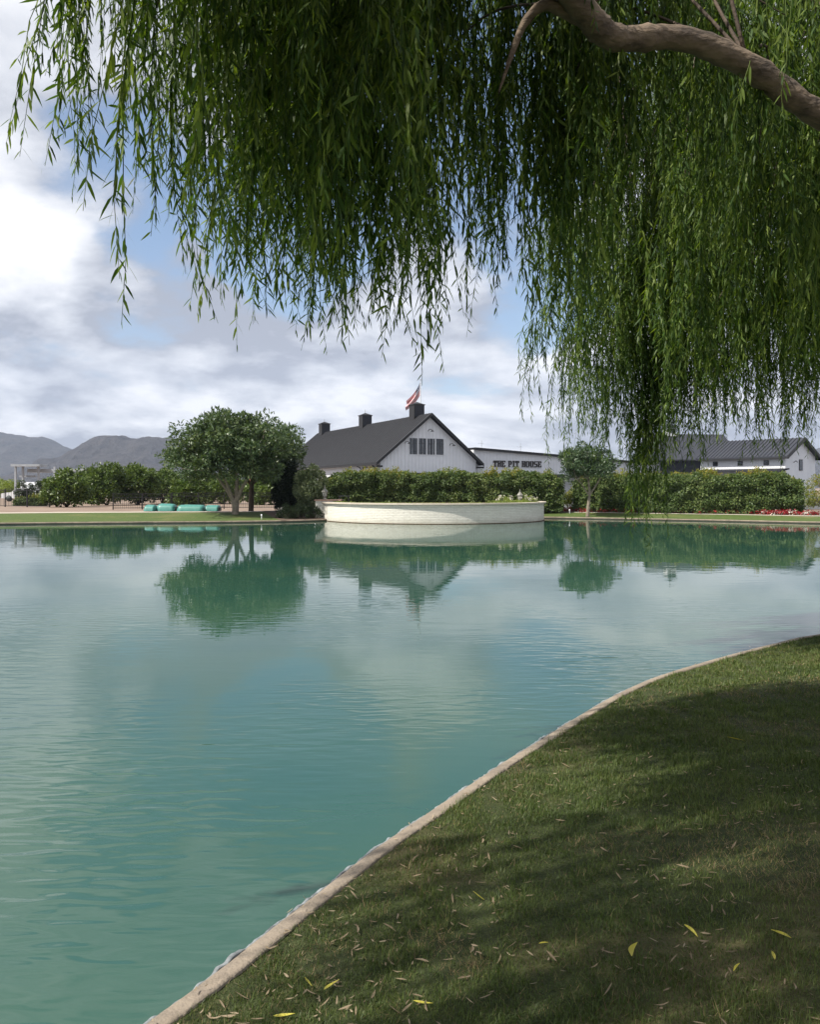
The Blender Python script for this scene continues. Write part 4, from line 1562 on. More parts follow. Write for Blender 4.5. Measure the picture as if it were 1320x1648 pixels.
# sign board on the side by the corner
m = MB().box((-.14, .95, 2.55), (-.06, 4.25, 3.60))
sb = m.build('sign_board', M_BLACK, barn)
MB().box((-.17, 1.25, 2.95), (-.141, 3.7, 3.50)).build('sign_face', M_WHITE, sb)
for (y0, z0, y1, z1) in ((1.55, 3.0, 1.7, 3.42), (1.7, 3.3, 1.95, 3.42), (2.05, 3.0, 2.2, 3.42), (2.5, 3.0, 2.62, 3.42), (2.85, 3.0, 3.15, 3.15), (3.2, 3.0, 3.3, 3.42)):
    MB().box((-.19, y0, z0), (-.171, y1, z1)).build('sign_mark', M_BLACK, sb)
MB().box((-.17, 1.1, 2.6), (-.141, 3.9, 2.86)).build('sign_strip', M_BATTEN, sb)
m = MB()
for sgn in (-1, 1):
    xe = BW / 2 + sgn * (BW / 2 + ov)
    ze = EZ - ov * sl
    for i in range(1, 58):
        yy = -.55 + (BL + 1.05) * i / 58
        x0, z0, x1, z1 = BW / 2 + sgn * .03, RZ + .20, xe, ze + .20
        a_, b_ = (x0, z0), (x1, z1)
        m.v += [(a_[0], yy - .03, a_[1]), (a_[0], yy + .03, a_[1]), (b_[0], yy + .03, b_[1]), (b_[0], yy - .03, b_[1]), (a_[0], yy - .02, a_[1] + .06), (a_[0], yy + .02, a_[1] + .06), (b_[0], yy + .02, b_[1] + .05), (b_[0], yy - .02, b_[1] + .05)]
        k = len(m.v) - 8
        m.f += [tuple(k + q for q in w) for w in ((4, 5, 6, 7), (0, 4, 7, 3), (1, 2, 6, 5), (2, 3, 7, 6))]
m.build('roof_ribs', M_BLACKROOF, barn)['kind'] = 'stuff'
# cupolas
for t in (2.9, 16.8, 31.1):
    cu = MB().box((BW / 2 - .6, t - .6, RZ - .45), (BW / 2 + .6, t + .6, RZ + 1.28)).build('cupola', M_BLACK, barn)
    MB().box((BW / 2 - .68, t - .68, RZ + 1.283), (BW / 2 + .68, t + .68, RZ + 1.37)).build('cornice', M_BLACK, cu)
    n = MB()
    n.v = [(BW / 2 - .6, t - .6, RZ + 1.372), (BW / 2 + .6, t - .6, RZ + 1.372), (BW / 2 + .6, t + .6, RZ + 1.372), (BW / 2 - .6, t + .6, RZ + 1.372), (BW / 2, t, RZ + 1.66)]
    n.f = [(0, 1, 4), (1, 2, 4), (2, 3, 4), (3, 0, 4), (3, 2, 1, 0)]
    n.build('cap', M_BLACKROOF, cu)
    if t > 5:
        MB().tube([(BW / 2, t, RZ + 1.6), (BW / 2, t, RZ + 2.05)], .025, 6).build('finial', M_STEEL, cu)
    for k in range(6):
        MB().box((BW / 2 - .5, t - .64, RZ + .1 + k * .19), (BW / 2 + .5, t - .601, RZ + .2 + k * .19)).build('louver', M_NAVY, cu)

# flag and pole
def flag_mat():
    m, nt, b = mat_nodes('striped_flag_cloth')
    N, L = nt.nodes, nt.links
    b.inputs['Roughness'].default_value = 0.8
    uv = N.new('ShaderNodeUVMap')
    sp = N.new('ShaderNodeSeparateXYZ')
    L.new(uv.outputs[0], sp.inputs[0])

    def mth(op, a, c):
        k = N.new('ShaderNodeMath')
        k.operation = op
        for i, v in enumerate((a, c)):
            if isinstance(v, (int, float)):
                k.inputs[i].default_value = v
            else:
                L.new(v, k.inputs[i])
        return k.outputs[0]
    st = mth('MODULO', mth('FLOOR', mth('MULTIPLY', sp.outputs['Y'], 13), 0), 2)      # 0 red, 1 white
    mx = N.new('ShaderNodeMix')
    mx.data_type = 'RGBA'
    L.new(st, mx.inputs['Factor'])
    mx.inputs['A'].default_value = (0.45, 0.012, 0.025, 1)
    mx.inputs['B'].default_value = (0.72, 0.70, 0.70, 1)
    can = mth('MULTIPLY', mth('LESS_THAN', sp.outputs['X'], 0.4), mth('GREATER_THAN', sp.outputs['Y'], 6 / 13))
    vo = N.new('ShaderNodeTexVoronoi')
    vo.inputs['Scale'].default_value = 1
    vo.inputs['Randomness'].default_value = 0
    mp = N.new('ShaderNodeMapping')
    mp.inputs['Scale'].default_value = (18, 13, 1)
    L.new(uv.outputs[0], mp.inputs[0])
    L.new(mp.outputs[0], vo.inputs['Vector'])
    star = mth('LESS_THAN', vo.outputs['Distance'], 0.25)
    cm = N.new('ShaderNodeMix')
    cm.data_type = 'RGBA'
    L.new(star, cm.inputs['Factor'])
    cm.inputs['A'].default_value = (0.012, 0.018, 0.06, 1)
    cm.inputs['B'].default_value = (0.6, 0.6, 0.62, 1)
    mx2 = N.new('ShaderNodeMix')
    mx2.data_type = 'RGBA'
    L.new(can, mx2.inputs['Factor'])
    L.new(mx.outputs['Result'], mx2.inputs['A'])
    L.new(cm.outputs['Result'], mx2.inputs['B'])
    L.new(mx2.outputs['Result'], b.inputs['Base Color'])
    return m


FD = 96.0
ft = at(677, 612, FD)
fp = empty('flagpole', (ft.x, FD, .36), 0, 'tall flagpole with a drooping striped flag behind the nearest cupola', 'flagpole')
hp = ft.z - .36
MB().tube([(0, 0, 0), (0, 0, hp)], [.10, .05], 10).build('pole', M_STEEL, fp, True)
MB().lathe([(.0, -.09), (.07, -.06), (.09, 0), (.06, .07), (.005, .1)], 10, (0, 0, hp + .05)).build('finial', M_STEEL, fp, True)
nu_, nv_ = 26, 16
V, UV = [], []
for i in range(nu_ + 1):
    for j in range(nv_ + 1):
        u, v = i / nu_, j / nv_
        # hoist runs down the pole, the fly droops steeply to the left in soft folds
        a = R(74) - .25 * u
        ln_ = u * 3.3
        fold = .16 * math.sin(v * 8.5 + u * 2.0) * min(1, u * 2)
        z = hp - .22 - (1 - v) * 1.55 * (1 - .30 * u) - ln_ * math.sin(a) * .80
        x = -.07 - ln_ * math.cos(a) * .95 + fold * .35 - .14 * u * (1 - v)
        y = fold + .10 * math.sin(u * 7 + v * 3) * u
        V.append((x, y, z))
        UV.append((u, v))
F = [(i * (nv_ + 1) + j, (i + 1) * (nv_ + 1) + j, (i + 1) * (nv_ + 1) + j + 1, i * (nv_ + 1) + j + 1) for i in range(nu_) for j in range(nv_)]
me = bpy.data.meshes.new('flag')
me.from_pydata(V, [], F)
uvl = me.uv_layers.new(name='UVMap')
for l in me.loops:
    uvl.data[l.index].uv = UV[l.vertex_index]
me.polygons.foreach_set('use_smooth', [True] * len(F))
me.materials.append(flag_mat())
link('flag', me, fp)

# ------------------------------------------------------------------ restaurant wing with lettering
wing = empty('restaurant_wing', (-2.95 + 11.0 * .898, 80.0 + 11.0 * .44, .36), BRZ, 'low white wing with sloping roof line and dark lettering', 'building')
zt = lambda x: 5.50 - x * 0.052
WL = 24.0
MB().prism([(.02, 0), (WL, 0), (WL, zt(WL)), (.02, zt(.02))], .5, 10).build('wall', M_WHITE, wing)
MB().prism([(.02, zt(0) + .0), (WL + .3, zt(WL + .3)), (WL + .3, zt(WL + .3) + .24), (.02, zt(0) + .24)], .1, 10.3).build('roof', M_BLACK, wing)
m = MB()
for i in range(1, 58):
    x = WL * i / 58
    m.box((x - .022, .475, 3.0), (x + .022, .499, zt(x) - .01))
o = m.build('siding_battens', M_BATTEN, wing)
o['kind'] = 'stuff'
MB().prism([(.05, 2.60), (WL, 2.60), (WL, 2.95), (.05, 2.95)], -1.6, .474).build('awning', M_BLACK, wing)
for x in (5, 10, 13.2, 16.5, 20):
    MB().box((x - .08, -1.5, 0), (x + .08, -1.34, 2.598)).build('post', M_BLACK, wing)
# antennas
for x, h in ((1.6, .9), (6.6, .9)):
    a = MB().tube([(x, 1.5, zt(x)), (x, 1.5, zt(x) + .3 + h)], .018, 5).build('antenna', M_STEEL, wing)
    MB().tube([(x - .45, 1.5, zt(x) + .3 + h * .6), (x + .25, 1.5, zt(x) + .3 + h * .6)], .014, 5).build('cross_arm', M_STEEL, a)
a = MB().tube([(-.6, 4, zt(0)), (-.6, 4, zt(0) + 1.7)], .03, 5).build('antenna', M_BLACK, wing)
MB().tube([(-2.2, 4, zt(0) + 1.25), (-.9, 4, zt(0) + 1.05)], .09, 6).build('cross_arm', M_BLACK, a)
MB().tube([(-1.2, 4, zt(0) + .5), (.2, 4, zt(0) + .6)], .03, 6).build('cross_arm', M_BLACK, a)
GLY = {  # slab-serif strokes as boxes on a 6 x 8 grid
    'T': [(0, 6.6, 6, 8), (0, 5.2, 1, 6.59), (5, 5.2, 6, 6.59), (2.2, 1.2, 3.8, 6.59), (1.3, 0, 4.7, 1.19)],
    'H': [(.4, 1, 1.9, 7), (4.1, 1, 5.6, 7), (1.91, 3.4, 4.09, 4.7), (0, 0, 2.4, .99), (3.6, 0, 6, .99), (0, 7.01, 2.4, 8), (3.6, 7.01, 6, 8)],
    'E': [(.5, 1.2, 2.1, 6.8), (0, 0, 5.8, 1.19), (0, 6.81, 5.8, 8), (2.11, 3.4, 4.2, 4.6), (4.8, 1.2, 5.8, 2.4), (4.8, 5.6, 5.8, 6.8)],
    'P': [(.5, 1.1, 2.1, 6.8), (0, 0, 3, 1.09), (0, 6.81, 5, 8), (4.2, 3.9, 5.8, 6.8), (2.11, 2.8, 5, 3.89)],
    'I': [(1.2, 1.1, 2.8, 6.8), (.3, 0, 3.7, 1.09), (.3, 6.81, 3.7, 8)],
    'O': [(0, 1.2, 1.6, 6.8), (4.4, 1.2, 6, 6.8), (.8, 0, 5.2, 1.19), (.8, 6.81, 5.2, 8)],
    'U': [(.4, 1.2, 1.9, 7), (4.1, 1.2, 5.6, 7), (1, 0, 5, 1.19), (0, 7.01, 2.4, 8), (3.6, 7.01, 6, 8)],
    'S': [(0, 0, 5.2, 1.3), (4.4, 1.31, 6, 3.3), (.6, 3.31, 5.4, 4.6), (0, 4.61, 1.6, 6.7), (.8, 6.71, 6, 8)],
}
M_LETTER = plain('dark_brown_letter', (0.030, 0.022, 0.020), 0.5, (0.02, 0.015, 0.014), 3)
xcur = 2.42
LH = 0.66
sc_ = LH / 8
sx_ = sc_ * .92
sign = MB().box((2.3, .465, 3.68), (7.75, .474, 3.72)).build('sign', M_BATTEN, wing)
for chx in 'THE PIT HOUSE':
    if chx == ' ':
        xcur += .30
        continue
    wd = (4 if chx == 'I' else 6) * sx_
    lt = MB()
    for (a, b, c, d) in GLY[chx]:
        lt.box((xcur + a * sx_, .36, 3.74 + b * sc_), (xcur + c * sx_, .46, 3.74 + d * sc_))
    lt.build('letter', M_LETTER, sign)
    xcur += wd + .075

# ------------------------------------------------------------------ right: white stable with standing seam roof
v1 = Vector((33.4 - 39.5, 92 - 85, 0)).normalized()    # along the long wall, away from the corner
SRZ = math.atan2(-v1.y, -v1.x)                         # local +x runs from the far end to the corner
SLN, SWD = 9.6, 7.4
cor = Vector((39.5, 85.0, .36))
stable = empty('white_stable', (cor.x, cor.y, .36), SRZ, 'white stable with dark standing seam roof and small square windows', 'stable')
EZ2, RZ2 = 4.92, 6.72
# local: x from -SLN (far end) to 0 (corner), y from 0 (long wall, facing camera left) to SWD
prof = [(0, 0), (SWD, 0), (SWD, EZ2), (SWD / 2, RZ2 - .1), (0, EZ2)]
V = [(-SLN, y, z) for y, z in prof] + [(0, y, z) for y, z in prof]
m = MB()
m.v = V
m.f = [(0, 1, 2, 3, 4)[::-1], (5, 6, 7, 8, 9), (0, 5, 9, 4), (1, 2, 7, 6), (2, 3, 8, 7), (3, 4, 9, 8), (0, 1, 6, 5)]
m.build('wall', M_WHITE, stable)
sl2 = (RZ2 - EZ2) / (SWD / 2)
ov2 = .55
for sgn in (-1, 1):
    ye = SWD / 2 + sgn * (SWD / 2 + ov2)
    ze = EZ2 - ov2 * sl2
    pr = [(SWD / 2, RZ2), (ye, ze), (ye, ze + .16), (SWD / 2, RZ2 + .17)]
    m = MB()
    m.v = [(-SLN - .3, y, z) for y, z in pr] + [(.5, y, z) for y, z in pr]
    m.f = [(0, 1, 2, 3), (7, 6, 5, 4), (0, 4, 5, 1), (1, 5, 6, 2), (2, 6, 7, 3), (3, 7, 4, 0)]
    rf = m.build('roof', M_METALROOF, stable)
    nrib = 24
    mr = MB()
    a0 = Vector((0, ye - sgn * .01, ze + .165))
    a1 = Vector((0, SWD / 2 + sgn * .03, RZ2 + .17))
    mr.v = [(-.03, a0.y, a0.z), (.03, a0.y, a0.z), (.03, a1.y, a1.z), (-.03, a1.y, a1.z), (-.03, a0.y, a0.z + .07), (.03, a0.y, a0.z + .07), (.03, a1.y, a1.z + .07), (-.03, a1.y, a1.z + .07)]
    mr.f = [(4, 5, 6, 7), (0, 1, 5, 4), (1, 2, 6, 5), (2, 3, 7, 6), (3, 0, 4, 7)]
    me = mr.mesh('seam', M_METALROOF)
    for i in range(nrib + 1):
        o = link('seam', me, rf)
        o.location = (-SLN - .25 + (SLN + .7) * i / nrib, 0, 0)
    # rake trim
    m = MB()
    pr = [(SWD / 2, RZ2 + .2), (ye, ze + .2), (ye, ze - .16), (SWD / 2, RZ2 - .14)]
    m.v = [(.502, y, z) for y, z in pr] + [(.56, y, z) for y, z in pr]
    m.f = [(0, 1, 2, 3), (7, 6, 5, 4), (0, 4, 5, 1), (1, 5, 6, 2), (2, 6, 7, 3), (3, 7, 4, 0)]
    m.build('rake_board', M_BLACK, stable)
    MB().box((-SLN, ye - .05, ze - .12), (.5, ye + .05, ze - .002)).build('gutter', M_BLACK, stable)
m = MB()
for i in range(1, 30):
    x = -SLN * i / 30
    m.box((x - .02, -.022, 2.9), (x + .02, -.001, EZ2 - .02))
o = m.build('siding_battens', M_BATTEN, stable)
o['kind'] = 'stuff'
for x in (-2.0, -4.9, -7.8):
    w = MB().box((x - .28, -.07, 3.92), (x + .28, -.0225, 4.42)).build('window', M_BLACK, stable)
    MB().box((x - .22, -.085, 3.98), (x + .22, -.071, 4.36)).build('pane', M_GLASS, w)
w = MB().box((.001, SWD * .5 - .42, 3.35), (.06, SWD * .5 + .42, 4.55)).build('window', M_BLACK, stable)
MB().box((.061, SWD * .5 - .36, 3.42), (.075, SWD * .5 + .36, 4.48)).build('pane', M_GLASS, w)
MB().tube([(.02, 2.0, 4.2), (.3, 1.9, 4.35), (.5, 1.8, 4.2)], .04, 6).build('wall_lamp', M_BLACK, stable, True)
m = MB()
pr = [(-2.2, 3.12), (-.025, 3.42), (-.025, 3.54), (-2.2, 3.26)]
m.v = [(-SLN, y, z) for y, z in pr] + [(.45, y, z) for y, z in pr]
m.f = [(3, 2, 1, 0), (4, 5, 6, 7), (0, 1, 5, 4), (1, 2, 6, 5), (2, 3, 7, 6), (3, 0, 4, 7)]
m.build('lean_to_roof', plain('matt_dark_felt', (0.030, 0.031, 0.036), 0.95, (0.02, 0.021, 0.025), 2, spec=0.08), stable)
for x in (-SLN + .3, -7.5, -3.7, .2):
    MB().box((x - .07, -2.1, 0), (x + .07, -1.96, 3.118)).build('post', M_BLACK, stable)

# navy barn behind it
nb = empty('navy_barn', (at(1068, 0, 98).x, 98.0, .36), R(5), 'tall dark navy barn with white cupola behind the stable', 'barn')
NBW = 9.4
m = MB()
prof = [(0, 0), (9, 0), (9, 4.95), (4.5, 8.0), (0, 4.95)]
m.v = [(0, y, z) for y, z in prof] + [(NBW, y, z) for y, z in prof]
m.f = [(0, 1, 2, 3, 4)[::-1], (5, 6, 7, 8, 9), (0, 5, 9, 4), (1, 2, 7, 6), (2, 3, 8, 7), (3, 4, 9, 8), (0, 1, 6, 5)]
m.build('wall', M_NAVY, nb)
for sgn in (-1, 1):
    ye = 4.5 + sgn * 5.0
    ze = 4.95 - .5 * 3.05 / 4.5
    pr = [(4.5, 8.1), (ye, ze + .1), (ye, ze + .28), (4.5, 8.3)]
    m = MB()
    m.v = [(-.4, y, z) for y, z in pr] + [(NBW + .4, y, z) for y, z in pr]
    m.f = [(0, 1, 2, 3), (7, 6, 5, 4), (0, 4, 5, 1), (1, 5, 6, 2), (2, 6, 7, 3), (3, 7, 4, 0)]
    m.build('roof', M_METALROOF, nb)
cu = MB().box((2.1, 3.9, 8.0), (3.3, 5.1, 9.05)).build('cupola', M_WHITE, nb)
for x in (2.25, 2.75):
    MB().box((x, 3.87, 8.45), (x + .40, 3.899, 8.92)).build('pane', M_GLASS, cu)
n = MB()
n.v = [(1.9, 3.7, 9.06), (3.5, 3.7, 9.06), (3.5, 5.3, 9.06), (1.9, 5.3, 9.06), (2.7, 4.5, 9.75)]
n.f = [(0, 1, 4), (1, 2, 4), (2, 3, 4), (3, 0, 4), (3, 2, 1, 0)]
n.build('cap', M_METALROOF, cu)
MB().tube([(2.7, 4.5, 9.7), (2.7, 4.5, 10.3)], .025, 5).build('finial', M_BLACK, cu)
MB().box((-5.2, .8, 0), (-.05, 6, 4.6)).build('white_annex', M_WHITE, nb)
MB().box((-5.4, .2, 4.602), (-.05, 6.3, 4.8)).build('annex_roof', M_METALROOF, nb)
MB().box((-5.2, .6, 2.5), (-.1, .799, 3.1)).build('annex_awning', M_NAVY, nb)

# ------------------------------------------------------------------ the weeping willow
wil = empty('willow_tree', (3.9, 5.0, gz(3.9, 5.0)), 0, 'large weeping willow overhanging the near bank with curtains of narrow leaves', 'tree')
WB = np.array([3.9, 5.0, gz(3.9, 5.0)])


def limb(pts, rad, sides=14, name='limb', mat=None, sub=6, wob=0.0, parent=None):
    c = catmull([Vector(p) - Vector(WB) for p in pts], sub)
    r = np.interp(np.linspace(0, len(pts) - 1, len(c)), range(len(pts)), rad)
    r = [q * (1 + wob * mnoise.noise(Vector((i * .6, 3, 1)))) for i, q in enumerate(r)]
    c = [p + Vector((mnoise.noise(p * 3.0), mnoise.noise(p * 3.0 + Vector((9, 0, 0))), mnoise.noise(p * 3 + Vector((0, 9, 0))))) * wob * q * 0.9 for p, q in zip(c, r)]
    o = MB().tube(c, r, sides).build(name, mat or M_BARK, parent or wil, True)
    return c


zb = float(WB[2])
limb([(3.9, 5.0, zb - .1), (3.92, 5.0, zb + .5), (3.95, 5.02, zb + 1.4), (3.85, 5.0, zb + 2.2), (3.6, 4.95, zb + 2.9)], [.34, .27, .24, .24, .20], 18, 'trunk', None, 7, .10)
main = limb([(3.75, 4.98, zb + 2.3), (3.3, 4.85, 3.35), (2.75, 4.7, 3.82), (2.33, 4.6, 3.98), (1.87, 4.5, 4.21), (1.45, 4.4, 4.30), (1.10, 4.3, 4.24), (.93, 4.2, 4.30), (.76, 4.1, 4.44), (.4, 3.95, 4.95), (-.2, 3.7, 5.7)],
            [.15, .12, .088, .070, .067, .063, .067, .070, .066, .050, .030], 18, 'limb', None, 9, .22)
limb([(1.06, 4.27, 4.26), (.85, 4.2, 4.30), (.70, 4.18, 4.345), (.60, 4.2, 4.27), (.53, 4.2, 4.10), (.46, 4.2, 3.9)], [.046, .038, .030, .022, .014, .004], 8, wob=.2)
limb([(3.9, 5.0, zb + 2.2), (4.2, 5.6, 4.0), (4.6, 6.5, 5.2), (4.8, 7.5, 6.2), (4.4, 8.6, 6.7)], [.19, .15, .12, .08, .04], 12, wob=.1)
limb([(3.9, 5.0, zb + 2.4), (3.8, 5.3, 4.1), (3.4, 6.0, 5.3), (2.7, 6.7, 6.1), (1.9, 7.4, 6.3)], [.16, .13, .10, .07, .03], 12, wob=.1)
limb([(3.95, 5.0, zb + 2.3), (4.8, 4.7, 3.9), (6.0, 4.9, 5.3), (7.0, 5.5, 6.1)], [.16, .13, .09, .04], 12, wob=.1)
limb([(3.7, 5.0, 3.3), (3.3, 4.2, 4.5), (2.6, 3.4, 5.4), (1.6, 2.9, 6.0)], [.12, .10, .07, .03], 12, wob=.1)
LIMBPTS = [Vector(p) for p in ((.4, 3.95, 4.95), (-.2, 3.7, 5.7), (.93, 4.2, 4.35), (4.6, 6.5, 5.2), (4.8, 7.5, 6.2), (4.4, 8.6, 6.7), (3.4, 6.0, 5.3), (2.7, 6.7, 6.1), (1.9, 7.4, 6.3), (6.0, 4.9, 5.3), (7, 5.5, 6.1),
                               (3.3, 4.2, 4.5), (2.6, 3.4, 5.4), (1.6, 2.9, 6.0), (1.87, 4.5, 4.25), (2.75, 4.7, 3.85))]

# hanging bunches: a fountain of twigs with narrow alternate leaves
gw = np.random.default_rng(5)


def bunch_kind(n_strand, mean_len, spread, seed, fine):
    g = np.random.default_rng(seed)
    parts = []
    for q in range(n_strand):
        length = max(.35, mean_len * g.uniform(.45, 1.25))
        n = 5
        t = np.linspace(0, 1, n + 1)
        az = g.uniform(0, 6.283)
        out = spread * g.uniform(.15, 1.2)
        rise = g.uniform(0, .10)
        k = 1 - np.exp(-t * 4.5)
        ph, am = g.uniform(0, 6.28), g.uniform(.01, .045)
        wx, wy = g.normal(-.05, .06), g.normal(0, .05)
        x = math.cos(az) * out * k + am * np.sin(t * 6 + ph) + wx * t ** 2 * length
        y = math.sin(az) * out * k + am * np.cos(t * 5 + ph) + wy * t ** 2 * length
        z = -t * length + rise * np.sin(np.minimum(t * 5, 3.14)) + g.uniform(-.12, .05)
        P = np.c_[x, y, z]
        r = np.linspace(.0036, .0011, n + 1)
        ang = np.array([0, 2.094, 4.189])
        ring = np.stack([np.cos(ang), np.sin(ang), np.zeros(3)], 1)
        tv = (P[:, None, :] + ring[None] * r[:, None, None]).reshape(-1, 3)
        tf = np.array([(i * 3 + s_, i * 3 + (s_ + 1) % 3, (i + 1) * 3 + (s_ + 1) % 3, (i + 1) * 3 + s_) for i in range(n) for s_ in range(3)])
        parts.append((tv, [tf]))
        m = int(length / g.uniform(.021, .032))
        tl = np.clip((np.arange(m) + g.uniform(-.45, .45, m)) / m * 0.95 + 0.05, 0, 1)
        tl = tl[g.uniform(size=m) < .93]
        m = len(tl)
        lp = np.c_[np.interp(tl, t, x), np.interp(tl, t, y), np.interp(tl, t, z)]
        a2 = np.arange(m) * (3.14 if g.uniform() < .5 else 2.4) + g.uniform(0, 6.28) + g.normal(0, .5, m)
        tilt = R(30) + g.normal(0, R(17), m)
        d = np.c_[np.cos(a2) * np.sin(tilt), np.sin(a2) * np.sin(tilt), -np.cos(tilt)]
        nr = unit(np.c_[np.cos(a2), np.sin(a2), np.full(m, .45)] + g.normal(0, .6, (m, 3)))
        ln = g.uniform(.055, .115, m) * (1 - .35 * np.clip((tl - .8) / .2, 0, 1))
        wd = ln * g.uniform(.115, .165, m)
        parts.append(leaf_arrays(lp, d, nr, ln, wd, g.uniform(.02, .2), fine))
    return join_arrays(parts)


BK = []               # length class, mesh arrays fine, coarse
for ci, (ns_, ml, sp) in enumerate([(9, .8, .16), (12, 1.15, .20), (13, 1.5, .22), (11, 1.9, .20), (4, 1.25, .07)]):
    for q in range(5):
        BK.append((ci, ml, bunch_kind(ns_, ml, sp, 700 + ci * 10 + q, True), bunch_kind(ns_, ml, sp, 700 + ci * 10 + q, False)))
LENS = [.8, 1.15, 1.5, 1.9, 1.25]
bunches = []          # x, y, z of the top, kind, turn, scale


def add_bunch(x, y, tip, ci):
    kk = [i for i, b in enumerate(BK) if b[0] == ci]
    bunches.append((x, y, tip + LENS[ci] * 1.12, int(gw.choice(kk)), gw.uniform(0, 6.283), gw.uniform(.88, 1.15)))


def lobe(cx, cy, rx, ry, count, low_f, top_z, keep, tiers, dome=1.6, step=.75):
    k = 0
    while k < count:
        x, y = cx + gw.uniform(-rx, rx), cy + gw.uniform(-ry, ry)
        e = ((x - cx) / rx) ** 2 + ((y - cy) / ry) ** 2
        if e > 1 or not keep(x, y):
            continue
        k += 1
        low = low_f(x, y)
        for lev in range(tiers):
            ci = int(gw.choice([0, 1, 2, 3], p=[.20, .36, .30, .14]))
            if lev == 0 and gw.uniform() < .35:
                add_bunch(x + gw.normal(0, .2), y + gw.normal(0, .2), low - abs(gw.normal(0, .10)), 4)
            tip = low + lev * step + abs(gw.normal(0, .22))
            if tip + LENS[ci] > top_z - dome * e + .5 and lev > 0:
                continue
            add_bunch(x + gw.normal(0, .18), y + gw.normal(0, .18), tip, ci)


def low_a(x, y):
    return 2.92 + .74 * float(smooth01(np.array((-.85 - x) / 1.1))) + .65 * float(smooth01(np.array((x - .45) / .6))) + .26 * mnoise.noise(Vector((x * 1.7, y * 1.7, 4)))


def low_b(x, y):
    z = 2.42 + .20 * mnoise.noise(Vector((x * 1.5, y * 1.5, 9)))
    if x < 1.85:
        z += .28
    elif 2.15 < x < 2.95 and y > 7.6:
        z -= .15
    return z


out_of_view = lambda x, y: x > .55 * y + 1.3
lobe(.45, 4.25, 2.65, 1.05, 76, low_a, 6.0, lambda x, y: not (x > .22 and y < 4.78) and not (x < -.95 and gw.uniform() < .55) and not (.0 < x < .8 and y > 3.9 and gw.uniform() < .45), 4, 1.3)
lobe(.62, 5.15, .62, .42, 13, lambda x, y: 3.05 + .25 * mnoise.noise(Vector((x * 3, y * 3, 2))), 6.2, lambda x, y: True, 4, .6)
lobe(3.6, 6.0, 1.5, 1.1, 30, lambda x, y: 2.75 + .2 * mnoise.noise(Vector((x, y, 1))), 7.0, lambda x, y: y > 4.8, 4, 1.0)
lobe(5.0, 8.1, 3.55, 2.9, 128, low_b, 7.9, lambda x, y: not (out_of_view(x, y) and gw.uniform() < .7) and not (y < (7.0 if x < 3.4 else 5.8)), 5)
lobe(-1.0, 1.0, 2.3, 2.4, 72, lambda x, y: max(3.3, EYE + .64 * max(y, 0) + .35), 5.9, lambda x, y: True, 3, .8, .7)
lobe(-1.2, 2.3, 1.1, 1.0, 32, lambda x, y: max(3.3, EYE + .64 * max(y, 0) + .35), 6.2, lambda x, y: True, 3, .4, .7)
for (x, y, tip, ci) in ((2.42, 8.5, 1.55, 4), (2.48, 8.5, 1.75, 1), (2.45, 8.45, 1.38, 1), (2.50, 8.55, 1.5, 4), (2.42, 8.6, 1.9, 2), (2.65, 8.6, 1.9, 2), (2.75, 8.3, 2.05, 1), (2.25, 8.4, 2.2, 1), (2.5, 8.5, 2.2, 3), (1.75, 8.8, 2.35, 1), (2.0, 8.9, 2.3, 2), (2.4, 8.3, 2.5, 3), (2.48, 8.5, 1.62, 2)):
    add_bunch(x, y, tip, ci)

BA = np.array(bunches)
pxs = 660 + FPX * BA[:, 0] / np.maximum(BA[:, 1], .1)
tipy = HOR - FPX * (BA[:, 2] - np.array([LENS[BK[int(k)][0]] for k in BA[:, 3]]) - EYE) / np.maximum(BA[:, 1], .1)
vis = (pxs > -60) & (pxs < 1380) & (tipy > 40) & (BA[:, 1] > 1)
single = set(np.argsort(np.where(vis, BA[:, 1], 1e6))[:300].tolist())
kind_mesh = {ki: np_mesh('hanging_strand', b[2][0], b[2][1], M_WILLOW) for ki, b in enumerate(BK)}
VV, FF, off = [], {3: [], 4: []}, 0
for i, (x, y, z, ki, rz, scl) in enumerate(bunches):
    if i in single:
        o = link('hanging_strand', kind_mesh[ki], wil)
        o.location = (x - WB[0], y - WB[1], z - WB[2])
        o.rotation_euler = (0, 0, rz)
        o.scale = (scl,) * 3
    else:
        v, fs = BK[ki][3]
        ca, sa = math.cos(rz) * scl, math.sin(rz) * scl
        p = np.c_[v[:, 0] * ca - v[:, 1] * sa, v[:, 0] * sa + v[:, 1] * ca, v[:, 2] * scl] + (np.array([x, y, z]) - WB)
        VV.append(p)
        for f in fs:
            FF[f.shape[1]].append(f + off)
        off += len(v)
cur = link('leaf_curtain', np_mesh('leaf_curtain', np.concatenate(VV), [np.concatenate(q) for q in FF.values() if q], M_WILLOW), wil)
cur['kind'] = 'stuff'
twig_ends = [np.array(b[:3]) for b in bunches]
# twigs from the limbs to the bunches
m = MB()
for i, h in enumerate(twig_ends):
    if i % 5:
        continue
    hv = Vector(h)
    cand = sorted(LIMBPTS, key=lambda q: (q - hv).length)[:3]
    s0 = cand[int(gw.integers(0, 2))]
    if (s0 - hv).length > 3.4:
        continue
    mid = s0.lerp(hv, .55) + Vector((gw.normal(0, .12), gw.normal(0, .12), .22 * (hv - s0).length + .1))
    pts = [p - Vector(WB) for p in catmull([s0, mid, hv + Vector((0, 0, -.15))], 6)]
    m.tube(pts, list(np.linspace(.012, .003, len(pts))), 5)
m.build('branchlets', M_DARKTRUNK, wil, True)['kind'] = 'stuff'

# ------------------------------------------------------------------ near lawn: grass blades and fallen leaves
gg = np.random.default_rng(99)


